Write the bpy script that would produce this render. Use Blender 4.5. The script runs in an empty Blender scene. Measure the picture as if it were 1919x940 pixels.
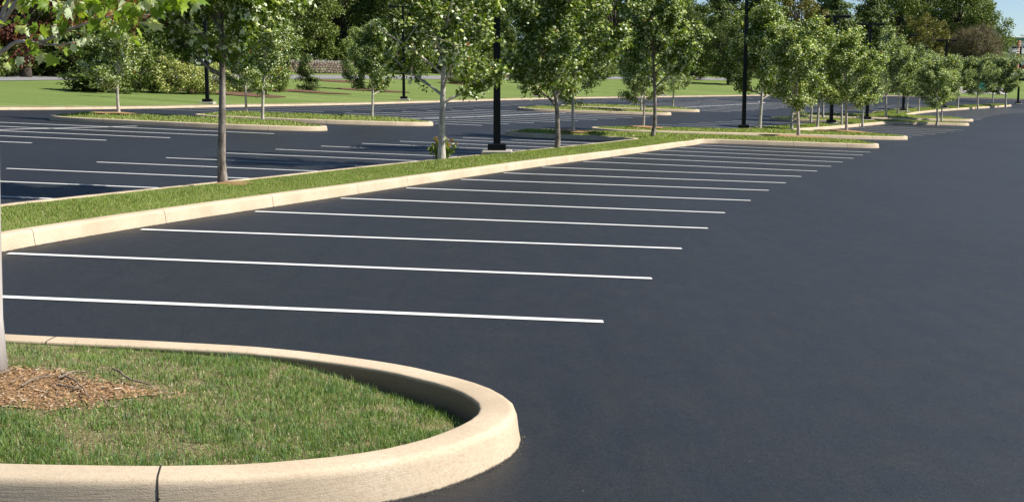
import bpy, bmesh, math, random
import numpy as np
from mathutils import Vector
rng = np.random.default_rng(7); random.seed(7)
PI = math.pi
S = bpy.context.scene
COL = S.collection

# ------------------------------------------------------------------ terrain
HC, FPX, HOR = 1.75, 2350.0, 150.0          # eye height, focal length (1919 px wide picture), horizon row
CA, CB, CC = -.0413, -.01845, 1.976e-4
K = .18                                     # kerb height

def hh(x, y):                               # paved surface: falls to the right, gently dished
    yy = np.minimum(y, 140.)
    return CA*x + CB*yy + CC*yy*yy + np.maximum(y-140., 0)*.037 - 0*x

PITCH = math.atan((470-HOR)/FPX)
def ray(px, py):
    x = (px-960)/FPX; y = -(py-470)/FPX
    return x, math.cos(PITCH)+y*math.sin(PITCH), -math.sin(PITCH)+y*math.cos(PITCH)
def at(px, py, dz=0.):                      # plan position of a spot of the lot measured on the survey photo
    dx, dy, dZ = ray(px, py)
    A = CC*dy*dy; B = CA*dx+CB*dy-dZ; C0 = -HC+dz
    t = -2*C0/(B+math.sqrt(max(0, B*B-4*A*C0)))
    return dx*t, dy*t
def col(px, y, row=150):
    dx, dy, dZ = ray(px, row)
    return dx/dy*y, y

# lot boundary (counter-clockwise seen from above when walked this way: lawn is on the left)
BND = [(-58, -30), (-48, 0), (-38, 25), (-30, 40), (-25, 48), (-21.75, 53.6), (-18.8, 59.5), (-15.6, 67.7), (-10.9, 77.5),
       (-5.6, 89.4), (1.8, 105), (11.6, 118.3), (23.2, 132.4), (33, 143), (44, 151), (58, 156), (80, 158), (110, 150), (130, 110), (110, 20), (90, -30), (20, -45)]
def chaikin(P, n=2, closed=True):
    P = [tuple(p) for p in P]
    for _ in range(n):
        Q = []; m = len(P)
        rngi = range(m) if closed else range(m-1)
        if not closed: Q.append(P[0])
        for i in rngi:
            a = P[i]; b = P[(i+1) % m]
            Q.append((a[0]*.75+b[0]*.25, a[1]*.75+b[1]*.25)); Q.append((a[0]*.25+b[0]*.75, a[1]*.25+b[1]*.75))
        if not closed: Q.append(P[-1])
        P = Q
    return P
def resample(P, step, closed=True):
    P = np.array(P, float)
    if closed: P = np.vstack([P, P[:1]])
    d = np.hypot(*(np.diff(P, axis=0).T)); s = np.concatenate([[0], np.cumsum(d)])
    n = max(4, int(s[-1]/step)); t = np.linspace(0, s[-1], n+1)
    Q = np.stack([np.interp(t, s, P[:, 0]), np.interp(t, s, P[:, 1])], 1)
    return Q[:-1] if closed else Q
BN = resample(chaikin(BND, 2), 2.0)
def seg_dist(P, L, closed=True):            # distance to a polyline and nearest foot
    P = np.atleast_2d(P); A = L; B = np.roll(L, -1, 0)
    if not closed: A = L[:-1]; B = L[1:]
    best = np.full(len(P), 1e9); foot = np.zeros((len(P), 2))
    for a, b in zip(A, B):
        ab = b-a; l = ab@ab
        if l < 1e-12: continue
        t = np.clip(((P-a)@ab)/l, 0, 1); q = a+t[:, None]*ab
        d = np.hypot(*(P-q).T); m = d < best
        best[m] = d[m]; foot[m] = q[m]
    return best, foot
def inside(P, L):
    P = np.atleast_2d(P); o = np.argsort(P[:, 1], kind='stable'); x = P[o, 0]; y = P[o, 1]; r = np.zeros(len(P), bool)
    A = L; B = np.roll(L, -1, 0); lo = np.searchsorted(y, np.minimum(A[:, 1], B[:, 1]), 'left'); hi = np.searchsorted(y, np.maximum(A[:, 1], B[:, 1]), 'left')
    for (x1, y1), (x2, y2), a, b in zip(A, B, lo, hi):
        if a >= b or y1 == y2: continue
        r[a:b] ^= x[a:b] < (x2-x1)*(y[a:b]-y1)/(y2-y1)+x1
    q = np.zeros(len(P), bool); q[o] = r; return q
def bank(D): return .15 + .068*np.minimum(D, 34) + .03*np.clip(D-34, 0, 60) - .0*D
def groundv(V):
    ins = inside(V, BN); D, F = seg_dist(V, BN)
    return np.where(ins, hh(V[:, 0], V[:, 1]), hh(F[:, 0], F[:, 1])+bank(D))
def ground(x, y):
    P = np.array([[x, y]], float)
    if inside(P, BN)[0]: return float(hh(x, y))
    D, F = seg_dist(P, BN)
    return float(hh(F[0, 0], F[0, 1]) + bank(D[0]))

# ------------------------------------------------------------------ mesh helpers
def link(name, me, mat=None, parent=None):
    o = bpy.data.objects.new(name, me); COL.objects.link(o)
    if mat is not None: me.materials.append(mat)
    if parent is not None: o.parent = parent
    return o
def mesh_np(name, V, F, mat, parent=None, C=None, smooth=False):
    """V (n,3); F list of index arrays (m,k)"""
    me = bpy.data.meshes.new(name)
    V = np.ascontiguousarray(V, np.float32)
    me.vertices.add(len(V)); me.vertices.foreach_set('co', V.ravel())
    loops = np.concatenate([f.ravel() for f in F]).astype(np.int32)
    tot = np.concatenate([np.full(len(f), f.shape[1]) for f in F]).astype(np.int32)
    st = np.concatenate([[0], np.cumsum(tot)[:-1]]).astype(np.int32)
    me.loops.add(len(loops)); me.loops.foreach_set('vertex_index', loops)
    me.polygons.add(len(tot)); me.polygons.foreach_set('loop_start', st); me.polygons.foreach_set('loop_total', tot)
    if smooth: me.polygons.foreach_set('use_smooth', np.ones(len(tot), bool))
    me.update(calc_edges=True)
    if C is not None:
        a = me.color_attributes.new('tone', 'FLOAT_COLOR', 'POINT')
        a.data.foreach_set('color', np.concatenate([C, np.ones((len(C), 1))], 1).astype(np.float32).ravel())
    return link(name, me, mat, parent)
def tag(o, label, cat, group=None):
    o['label'] = label; o['category'] = cat
    if group: o['group'] = group
    return o
def struct(o): o['kind'] = 'structure'; return o
def stuff(o, label, cat): o['kind'] = 'stuff'; o['label'] = label; o['category'] = cat; return o
def empty(name, loc, rz=0, sc=1):
    o = bpy.data.objects.new(name, None); COL.objects.link(o); o.location = loc; o.rotation_euler = (0, 0, rz); o.scale = (sc, sc, sc) if not hasattr(sc, '__len__') else sc
    o.empty_display_size = .2
    return o
class MB:
    def __init__(s): s.v = []; s.f = []
    def add(s, V, F):
        n = len(s.v); s.v += [tuple(v) for v in V]; s.f += [tuple(i+n for i in f) for f in F]
    def box(s, cx, cy, cz, sx, sy, sz, bev=0):
        x, y, z = sx/2, sy/2, sz/2
        if bev <= 0:
            V = [(cx+a*x, cy+b*y, cz+c*z) for c in (-1, 1) for a, b in ((-1, -1), (1, -1), (1, 1), (-1, 1))]
            s.add(V, [(3, 2, 1, 0), (4, 5, 6, 7), (0, 1, 5, 4), (1, 2, 6, 5), (2, 3, 7, 6), (3, 0, 4, 7)])
        else:
            V = []
            for zz, k in ((-z, bev), (-z+bev, 0), (z-bev, 0), (z, bev)):
                X, Y = x-k, y-k; B = bev*.8
                for a, b in ((-X+B, -Y), (X-B, -Y), (X, -Y+B), (X, Y-B), (X-B, Y), (-X+B, Y), (-X, Y-B), (-X, -Y+B)):
                    V.append((cx+a, cy+b, cz+zz))
            F = [tuple(range(7, -1, -1)), tuple(range(24, 32))]
            for r in range(3):
                for i in range(8): j = (i+1) % 8; F.append((r*8+i, r*8+j, r*8+8+j, r*8+8+i))
            s.add(V, F)
    def tube(s, P, R, n=8, caps=True):
        P = [Vector(p) for p in P]; rings = []
        base = len(s.v); prev = None
        for i, p in enumerate(P):
            t = (P[min(i+1, len(P)-1)]-P[max(i-1, 0)]).normalized()
            u = t.orthogonal().normalized() if prev is None else (prev - t*prev.dot(t)).normalized()
            prev = u; w = t.cross(u)
            for k in range(n):
                a = 2*PI*k/n; s.v.append(tuple(p+(u*math.cos(a)+w*math.sin(a))*R[i]))
        for i in range(len(P)-1):
            for k in range(n):
                k2 = (k+1) % n; a = base+i*n
                s.f.append((a+k, a+k2, a+n+k2, a+n+k))
        if caps:
            s.f.append(tuple(base+k for k in range(n-1, -1, -1))); e = base+(len(P)-1)*n
            s.f.append(tuple(e+k for k in range(n)))
    def build(s, name, mat, parent=None, smooth=False):
        me = bpy.data.meshes.new(name); me.from_pydata(s.v, [], s.f); me.update()
        if smooth:
            for p in me.polygons: p.use_smooth = True
        return link(name, me, mat, parent)

# ------------------------------------------------------------------ materials
class NT:
    def __init__(s, name):
        s.m = bpy.data.materials.new(name); s.m.use_nodes = True; s.t = s.m.node_tree; s.n = s.t.nodes
        s.b = s.n['Principled BSDF']; s.co = None
    def N(s, typ, **kw):
        n = s.n.new(typ)
        for k, v in kw.items(): setattr(n, k, v)
        return n
    def L(s, a, b): s.t.links.new(a, b)
    def coord(s, scale=(1, 1, 1), rot=0):
        tc = s.N('ShaderNodeTexCoord'); mp = s.N('ShaderNodeMapping'); mp.inputs['Scale'].default_value = scale; mp.inputs['Rotation'].default_value = (0, 0, rot)
        s.L(tc.outputs['Object'], mp.inputs['Vector']); return mp.outputs[0]
    def noise(s, sc, det=4, rough=.55, scale=(1, 1, 1), rot=0):
        n = s.N('ShaderNodeTexNoise'); n.inputs['Scale'].default_value = sc; n.inputs['Detail'].default_value = det; n.inputs['Roughness'].default_value = rough
        s.L(s.coord(scale, rot), n.inputs['Vector']); return n.outputs['Fac']
    def ramp(s, fac, stops):
        r = s.N('ShaderNodeValToRGB'); e = r.color_ramp.elements
        while len(e) < len(stops): e.new(.5)
        for i, (p, c) in enumerate(stops):
            e[i].position = p; e[i].color = (*c, 1) if hasattr(c, '__len__') else (c, c, c, 1)
        s.L(fac, r.inputs['Fac']); return r.outputs['Color']
    def mix(s, fac, a, b, mode='MIX'):
        m = s.N('ShaderNodeMix', data_type='RGBA', blend_type=mode)
        for sock, v in ((m.inputs['Factor'], fac), (m.inputs['A'], a), (m.inputs['B'], b)):
            if isinstance(v, (int, float)): sock.default_value = v
            elif isinstance(v, tuple): sock.default_value = (*v, 1)
            else: s.L(v, sock)
        return m.outputs['Result']
    def bump(s, h, st=.3, dist=.01):
        b = s.N('ShaderNodeBump'); b.inputs['Strength'].default_value = st; b.inputs['Distance'].default_value = dist
        s.L(h, b.inputs['Height']); s.L(b.outputs[0], s.b.inputs['Normal'])
    def base(s, c):
        if isinstance(c, tuple): s.b.inputs['Base Color'].default_value = (*c, 1)
        else: s.L(c, s.b.inputs['Base Color'])
    def set(s, rough=.8, spec=.3, metal=0):
        s.b.inputs['Roughness'].default_value = rough; s.b.inputs['Specular IOR Level'].default_value = spec; s.b.inputs['Metallic'].default_value = metal
        return s.m

def m_asphalt():
    t = NT('asphalt')
    big = t.noise(.22, 5, .6, (1, .35, 1), .35); fine = t.noise(90, 3, .7); mid = t.noise(4, 6, .65, (1, .5, 1))
    trk = t.noise(1.0, 5, .65, (4.5, .07, 1), -.33)
    c = t.ramp(big, [(.3, (.0120, .0137, .0160)), (.7, (.0188, .0210, .0240))])
    c = t.mix(t.ramp(mid, [(.35, 0.), (.75, .3)]), c, (.025, .027, .030))
    c = t.mix(t.ramp(trk, [(.5, 0.), (.66, .35)]), c, (.0125, .0132, .0145))
    c = t.mix(t.ramp(fine, [(.3, (.45,)*3), (.72, (1.5,)*3)]), c, c, 'MIX')
    sp = t.ramp(fine, [(.35, (.55,)*3), (.68, (1.55,)*3)])
    c = t.mix(1.0, c, sp, 'MULTIPLY')
    g3 = t.noise(28, 4, .75); c = t.mix(1.0, c, t.ramp(g3, [(.3, (.72,)*3), (.7, (1.3,)*3)]), 'MULTIPLY')
    sm = t.noise(1.1, 5, .7, (.35, 1.6, 1), .05); c = t.mix(t.ramp(sm, [(.62, 0.), (.74, .3)]), c, (.038, .038, .039))
    v = t.N('ShaderNodeTexVoronoi'); v.inputs['Scale'].default_value = 3.2; t.L(t.coord(), v.inputs['Vector'])
    c = t.mix(t.ramp(v.outputs['Distance'], [(.0, 1.), (.018, 1.), (.022, 0.)]), c, (.10, .10, .10))
    t.base(c); t.bump(t.mix(.5, fine, g3), .8, .006)
    r = t.ramp(mid, [(.3, .5), (.8, .68)]); t.L(r, t.b.inputs['Roughness'])
    t.b.inputs['Specular IOR Level'].default_value = .36
    return t.m
def m_paint(name, c0, wear):
    t = NT(name); n = t.noise(60, 5, .7); w = t.noise(2.5, 4, .6)
    c = t.mix(t.ramp(n, [(wear-.07, 1.), (wear, 0.)]), c0, (.09, .09, .095))
    c = t.mix(t.ramp(w, [(.4, 0.), (.8, .25)]), c, (.45, .44, .42)); t.base(c); t.bump(n, .3, .002); return t.set(.6, .3)
def m_concrete():
    t = NT('kerb_concrete'); n = t.noise(1.3, 6, .65); f = t.noise(160, 3, .7); st = t.noise(9, 4, .6, (1, 1, 14))
    pit = t.noise(26, 4, .75)
    c = t.ramp(n, [(.3, (.48, .375, .255)), (.55, (.60, .48, .335)), (.75, (.66, .54, .395))])
    g2 = t.noise(45, 4, .7)
    c = t.mix(t.ramp(f, [(.35, .5), (.52, 0.)]), c, (.36, .27, .18)); c = t.mix(t.ramp(g2, [(.36, .45), (.5, 0.)]), c, (.42, .32, .215)); c = t.mix(t.ramp(g2, [(.6, 0.), (.75, .5)]), c, (.74, .66, .54))
    c = t.mix(t.ramp(st, [(.56, 0.), (.75, .35)]), c, (.42, .33, .24))
    c = t.mix(t.ramp(pit, [(.67, 0.), (.71, .8)]), c, (.30, .24, .18))
    # dirt line where the face meets the seal coat: z of the profile is stored per vertex
    a = t.N('ShaderNodeVertexColor', layer_name='tone')
    sp = t.N('ShaderNodeSeparateColor'); t.L(a.outputs['Color'], sp.inputs[0])
    add = t.N('ShaderNodeMath', operation='MULTIPLY_ADD'); add.inputs[1].default_value = .022; t.L(t.noise(22, 6, .8), add.inputs[0]); t.L(sp.outputs[0], add.inputs[2])
    c = t.mix(t.ramp(add.outputs[0], [(.018, .95), (.024, 0.)]), c, (.035, .033, .032))
    # grey of the grazing-lit front left painted in, per-stretch tone in green channel
    c = t.mix(sp.outputs[1], c, (.33, .27, .20))
    mb = t.N('ShaderNodeMath', operation='MULTIPLY'); t.L(sp.outputs[2], mb.inputs[0]); mb.inputs[1].default_value = .75; c = t.mix(mb.outputs[0], c, (.16, .12, .085))  # blue channel: inner face browned by soil, its shade painted in too
    t.base(c); b = t.mix(.5, f, st); t.bump(b, .55, .006); return t.set(.9, .2)
def m_joint():
    t = NT('kerb_joint'); t.base((.05, .042, .035)); return t.set(.95, .1)
def m_tone(name, rough=.6, spec=.3, transl=.25, tint=(1, 1, 1)):
    """leaf / blade material: colour held per leaf, light passes through"""
    t = NT(name); a = t.N('ShaderNodeVertexColor', layer_name='tone')
    c = a.outputs['Color']
    if tint != (1, 1, 1): c = t.mix(1.0, c, tint, 'MULTIPLY')
    t.base(c); t.set(rough, spec)
    if transl:
        tr = t.N('ShaderNodeBsdfTranslucent'); c2 = t.mix(1.0, c, (1.25, 1.25, .55), 'MULTIPLY'); t.L(c2, tr.inputs['Color'])
        mx = t.N('ShaderNodeMixShader'); mx.inputs[0].default_value = transl
        t.L(t.b.outputs[0], mx.inputs[1]); t.L(tr.outputs[0], mx.inputs[2]); t.L(mx.outputs[0], t.n['Material Output'].inputs['Surface'])
    return t.m
def m_bark(name, c1, c2, sc=18, stretch=.25):
    t = NT(name); n = t.noise(sc, 6, .7, (1, 1, stretch)); n2 = t.noise(5, 4, .6)
    c = t.ramp(n, [(.36, c1), (.6, c2)]); c = t.mix(t.ramp(n2, [(.45, 0.), (.7, .5)]), c, c1); t.base(c); t.bump(n, .8, .015); return t.set(.9, .15)
def m_lawn():
    t = NT('lawn_turf'); n = t.noise(.12, 5, .6); f = t.noise(7, 6, .75, (1, .5, 1)); st = t.noise(.55, 2, .5, (.12, 1, 1), .15); vf = t.noise(60, 3, .7)
    c = t.ramp(n, [(.3, (.150, .205, .055)), (.7, (.215, .270, .088))])
    c = t.mix(t.ramp(st, [(.46, 0.), (.54, .6)]), c, (.122, .178, .045))
    c = t.mix(t.ramp(f, [(.4, .55), (.6, 0.)]), c, (.120, .165, .035))
    c = t.mix(t.ramp(vf, [(.55, 0.), (.75, .5)]), c, (.22, .23, .09))
    t.base(c); t.bump(t.mix(.5, f, vf), .7, .05); return t.set(.95, .1)
def m_soil():
    t = NT('island_turf'); n = t.noise(9, 6, .75); f = t.noise(55, 4, .7)
    c = t.ramp(n, [(.35, (.17, .20, .05)), (.55, (.26, .29, .09)), (.7, (.38, .34, .17))])
    c = t.mix(t.ramp(f, [(.4, .6), (.6, 0.)]), c, (.06, .07, .02)); t.base(c); t.bump(f, .8, .02); return t.set(.95, .1)
def m_thatch():
    t = NT('near_soil'); n = t.noise(6, 6, .75); f = t.noise(70, 4, .75)
    c = t.ramp(n, [(.35, (.20, .18, .08)), (.6, (.36, .29, .16)), (.75, (.50, .41, .26))])
    c = t.mix(t.ramp(f, [(.42, .75), (.58, 0.)]), c, (.06, .055, .025)); t.base(c); t.bump(f, .9, .02); return t.set(.95, .1)
def m_mulch(name='mulch', a=(.20, .115, .06), b=(.36, .22, .12), d=(.07, .045, .03)):
    t = NT(name); n = t.noise(22, 6, .8); f = t.noise(4, 4, .6)
    c = t.ramp(n, [(.32, d), (.5, a), (.68, b)]); c = t.mix(t.ramp(f, [(.4, 0.), (.7, .4)]), c, a); t.base(c); t.bump(n, 1., .03); return t.set(.95, .1)
def m_plain(name, c, rough=.5, spec=.4, metal=0, var=.1):
    t = NT(name); n = t.noise(6, 5, .6); c2 = tuple(v*(1-var*2) for v in c)
    t.base(t.ramp(n, [(.35, c2), (.65, c)])); return t.set(rough, spec, metal)
def m_road():
    t = NT('old_road'); n = t.noise(2, 6, .7); f = t.noise(40, 3, .7)
    c = t.ramp(n, [(.3, (.21, .205, .205)), (.7, (.28, .27, .265))]); c = t.mix(t.ramp(f, [(.4, .3), (.6, 0.)]), c, (.14, .14, .14)); t.base(c); t.bump(f, .3, .01); return t.set(.9, .2)
def m_stonewall():
    t = NT('fieldstone'); v = t.N('ShaderNodeTexVoronoi'); v.inputs['Scale'].default_value = 3.6; t.L(t.coord((1, 1, 2.2)), v.inputs['Vector'])
    c = t.ramp(v.outputs['Color'], [(0., (.16, .12, .09)), (.5, (.30, .23, .17)), (1., (.40, .33, .26))])
    c = t.mix(t.ramp(v.outputs['Distance'], [(.25, 0.), (.6, .8)]), c, (.08, .06, .05)); t.base(c); t.bump(v.outputs['Distance'], .8, .05); return t.set(.9, .15)

M = dict(asphalt=m_asphalt(), paint=m_paint('fresh_paint', (.80, .79, .76), .36), paint_old=m_paint('worn_paint', (.62, .62, .61), .40),
         conc=m_concrete(), joint=m_joint(), lawn=m_lawn(), turf=m_soil(), thatch=m_thatch(), mulch=m_mulch('mulch', (.36, .215, .105), (.48, .31, .165), (.13, .08, .045)), bedmulch=m_mulch('bed_mulch', (.15, .085, .055), (.24, .145, .10), (.06, .035, .03)),
         road=m_road(), wall=m_stonewall(),
         black=m_plain('black_powder_coat', (.0035, .0038, .0055), .42, .28, 0, .1), foot=m_plain('footing_concrete', (.46, .41, .34), .9, .2, 0, .12),
         blade=m_tone('grass_blade', .55, .3, .3), leaf=m_tone('maple_leaf', .55, .28, .36), leafbig=m_tone('maple_leaf_near', .5, .3, .42),
         leaffar=m_tone('far_foliage', .6, .25, .2, (1.25, 1.2, 1.1)), chip=m_tone('bark_chips', .9, .1, 0),
         bark=m_bark('young_bark', (.30, .26, .215), (.66, .60, .52)), bark_near=m_bark('smooth_bark', (.36, .32, .29), (.50, .46, .43), 9, .12),
         bark_rough=m_bark('rough_bark', (.085, .068, .055), (.36, .31, .26), 13, .3), bark_dark=m_bark('dark_bark', (.05, .04, .032), (.12, .10, .08)), stem=m_plain('red_stalk', (.26, .07, .03), .5, .3),
         twig=m_bark('twig', (.16, .12, .09), (.34, .27, .20), 40, 1))

# ------------------------------------------------------------------ sky, sun, camera
W = bpy.data.worlds.new('World'); S.world = W; W.use_nodes = True
sky = W.node_tree.nodes.new('ShaderNodeTexSky'); sky.sky_type = 'NISHITA'; sky.sun_disc = False
SUNV = Vector((1, .03, 1.0)).normalized()
EL = math.asin(SUNV.z)
sky.sun_elevation = EL; sky.sun_rotation = math.atan2(SUNV.x, SUNV.y); sky.altitude = 300; sky.air_density = .75; sky.dust_density = .05; sky.ozone_density = 3.0
bg = W.node_tree.nodes['Background']; W.node_tree.links.new(sky.outputs[0], bg.inputs[0]); bg.inputs[1].default_value = .07
sl = bpy.data.lights.new('sun', 'SUN'); sl.energy = 4.9; sl.angle = math.radians(.53); sl.color = (1, .965, .90)
so = bpy.data.objects.new('sun', sl); COL.objects.link(so); so.rotation_euler = SUNV.to_track_quat('Z', 'Y').to_euler()
cd = bpy.data.cameras.new('camera'); co = bpy.data.objects.new('camera', cd); COL.objects.link(co); S.camera = co
cd.sensor_width = 36; cd.lens = 36*FPX/1919; cd.clip_end = 5000; co.location = (0, 0, HC); co.rotation_euler = (PI/2-PITCH, 0, 0)
S.view_settings.view_transform = 'Standard'; S.view_settings.look = 'None'; S.view_settings.exposure = .66; S.view_settings.gamma = 1
S.render.resolution_x = 1024; S.render.resolution_y = 501
S.cycles.max_bounces = 6; S.cycles.transparent_max_bounces = 4; S.cycles.diffuse_bounces = 3

# ------------------------------------------------------------------ lot surface
def poly_sheet(name, P, zf, mat, cell, parent=None, y_only=False, holes=None, cellx=None):
    P = np.array(P, float); lo = P.min(0); hi = P.max(0); cx = cellx or cell
    gx, gy = np.meshgrid(np.arange(lo[0]+cx/2, hi[0], cx), np.arange(lo[1]+cell/2, hi[1], cell)); Gp = np.stack([gx.ravel(), gy.ravel()], 1)
    Gp = Gp[inside(Gp, P)]
    if len(Gp):
        d, _ = seg_dist(Gp, P); Gp = Gp[d > cell*.25]
    from mathutils.geometry import delaunay_2d_cdt
    co_ = [Vector((float(a), float(b))) for a, b in np.concatenate([P, Gp])]; k = len(P)
    v, e, f, *_ = delaunay_2d_cdt(co_, [(i, (i+1) % k) for i in range(k)], [], 1, 1e-5)
    V = np.array([tuple(q) for q in v]); z = zf(V); T = np.array([t for t in f if len(t) == 3])
    a, b, c = V[T[:, 0]], V[T[:, 1]], V[T[:, 2]]; cr = (b[:, 0]-a[:, 0])*(c[:, 1]-a[:, 1])-(b[:, 1]-a[:, 1])*(c[:, 0]-a[:, 0])
    T[cr < 0] = T[cr < 0][:, ::-1]
    T = T[inside((V[T[:, 0]]+V[T[:, 1]]+V[T[:, 2]])/3, P)]
    return mesh_np(name, np.column_stack([V, z]), [T], mat, parent, smooth=True)
lot = struct(poly_sheet('parking_lot', [tuple(p) for p in BN], lambda V: hh(V[:, 0], V[:, 1]), M['asphalt'], 2.5, cellx=12))

# lawn outside the lot, out to the horizon, in offset rings; road strip on it
def normals(L):
    t = np.roll(L, -1, 0)-np.roll(L, 1, 0); t /= np.hypot(*t.T)[:, None]
    return np.stack([-t[:, 1], t[:, 0]], 1)
NB = normals(BN)
for _ in range(6): NB = (np.roll(NB, 1, 0)+NB*2+np.roll(NB, -1, 0))/4
NB /= np.hypot(*NB.T)[:, None]
DS = [0, .6, 1.5, 3, 5, 8, 11, 14, 16, 18, 20, 22, 24, 26, 28, 31, 34, 40, 50, 65, 90, 130, 200, 350, 700, 1500]
hb = hh(BN[:, 0], BN[:, 1])
def ring(D, dz=0):
    P = BN+NB*D; return np.concatenate([P, (hb*1+bank(D)+dz)[:, None]], 1)
n = len(BN)
V = np.concatenate([ring(D) for D in DS]); V[:, 2] = np.minimum(V[:, 2], 12)
idx = np.arange(n); F = np.concatenate([np.stack([k*n+idx, (k+1)*n+idx, (k+1)*n+(idx+1) % n, k*n+(idx+1) % n], 1) for k in range(len(DS)-1)])
o = mesh_np('lawn', V, [F], M['lawn'], smooth=True); struct(o)
def ringpt(px, D, rowguess=150):
    """point of the lawn at distance D outside the lot edge, seen in plan along picture column px"""
    dx, dy, _ = ray(px, 150); y = np.arange(50.5, 420, .4); P = np.stack([dx/dy*y, y], 1)
    d, f = seg_dist(P, BN); ok = (~inside(P, BN)) & (d >= D) & (P[:, 0] < 200)
    if ok.any():
        k = int(np.argmax(ok)); return float(P[k, 0]), float(P[k, 1]), float(hh(f[k, 0], f[k, 1])+bank(d[k]))
    return float(dx/dy*200), 200., 4.
# road beyond the lawn
i0 = [i for i in range(n) if BN[i, 1] > 30 and BN[i, 0] < 45 and -40 < BN[i, 0]]
def roadD(i): return np.interp(BN[i, 0], [-30, -22, -8, 30], [13.5, 14.5, 22, 24])
RV = []; 
for i in i0:
    for q in (0, 1.8, 3.6, 5.4):
        D = roadD(i)+q; P = BN[i]+NB[i]*D; RV.append((P[0], P[1], hb[i]+bank(D)+.03))
RF = np.array([[a*4+k, a*4+k+1, (a+1)*4+k+1, (a+1)*4+k] for a in range(len(i0)-1) for k in range(3)])
struct(mesh_np('road', np.array(RV), [RF[:, ::-1]], M['road'], smooth=True))

# ------------------------------------------------------------------ kerbed islands
KERB_GROUP = 'concrete kerbs of the parking lot'
def kerb_object(name, L, closed, w, step_joint, label, inward=1, H=K, greyf=None, hz=hh, gap=.007, off=0, joints=None):
    """L: outer line, walked so that the grass is on the left"""
    t = (np.roll(L, -1, 0)-np.roll(L, 1, 0)) if closed else np.gradient(L, axis=0)
    t /= np.hypot(*t.T)[:, None]; N = np.stack([-t[:, 1], t[:, 0]], 1)*inward
    prof = [(0, -.12), (0, 0), (.012, .07), (.020, H-.042), (.0225, H-.030), (.028, H-.016), (.038, H-.006), (.052, H-.001), (.066, H), (w*.6, H+.001), (w-.022, H), (w-.012, H-.001), (w-.004, H-.005), (w-.001, H-.012), (w, H-.022), (w, H-.06), (w, -.05)]
    NP = len(prof)
    m = len(L); d = np.hypot(*(np.roll(L, -1, 0)-L).T); s = np.concatenate([[0], np.cumsum(d)])
    V = []; C = []; r = np.random.default_rng(3)
    wob = np.convolve(r.normal(0, 1, m+8), np.ones(8)/8, 'same')[:m]*.006
    segs = []; tot = s[m] if closed else s[m-1]
    js = list(np.arange(off, tot, step_joint)) if joints is None else joints
    cut = sorted({int(np.argmin(abs(s[:m]-j))) for j in js}) if joints is None else sorted({int(np.argmin(np.hypot(*(L-np.array(j)).T))) for j in joints})
    F = []
    for i in range(m):
        for k, (a, z) in enumerate(prof):
            q = L[i]+N[i]*a
            V.append((q[0], q[1], float(hz(L[i, 0], L[i, 1]))+z+(wob[i] if z > .05 else 0)))
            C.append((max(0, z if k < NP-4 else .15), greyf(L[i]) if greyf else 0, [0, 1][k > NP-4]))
    np_ = len(prof); e = m if closed else m-1
    for i in range(e):
        j = (i+1) % m
        for k in range(np_-1): F.append((i*np_+k, j*np_+k, j*np_+k+1, i*np_+k+1) if inward > 0 else (i*np_+k+1, j*np_+k+1, j*np_+k, i*np_+k))
    for i in (0, m-1):
        if not closed: pass
    me_f = [np.array(F)]
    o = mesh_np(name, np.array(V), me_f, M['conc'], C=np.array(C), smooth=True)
    tag(o, label, 'kerb', KERB_GROUP)
    # control joints: thin dark filler strips that cross the kerb
    jb = MB()
    for i in cut:
        for (a1, z1), (a2, z2) in zip(prof[1:-1], prof[2:]):
            nrm = np.array([z1-z2, a2-a1]); nrm = nrm/(np.hypot(*nrm)+1e-9)*.0015
            q1 = L[i]+N[i]*(a1+nrm[0]); q2 = L[i]+N[i]*(a2+nrm[0]); T = t[i]*gap/2
            z0 = float(hz(*L[i]))+wob[i]; 
            jb.add([(q1[0]-T[0], q1[1]-T[1], z0+z1+nrm[1]+.002), (q1[0]+T[0], q1[1]+T[1], z0+z1+nrm[1]+.002), (q2[0]+T[0], q2[1]+T[1], z0+z2+nrm[1]+.002), (q2[0]-T[0], q2[1]-T[1], z0+z2+nrm[1]+.002)], [(0, 1, 2, 3)])
    if jb.v: jb.build('expansion_joint', M['joint'], o)
    return o
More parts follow.
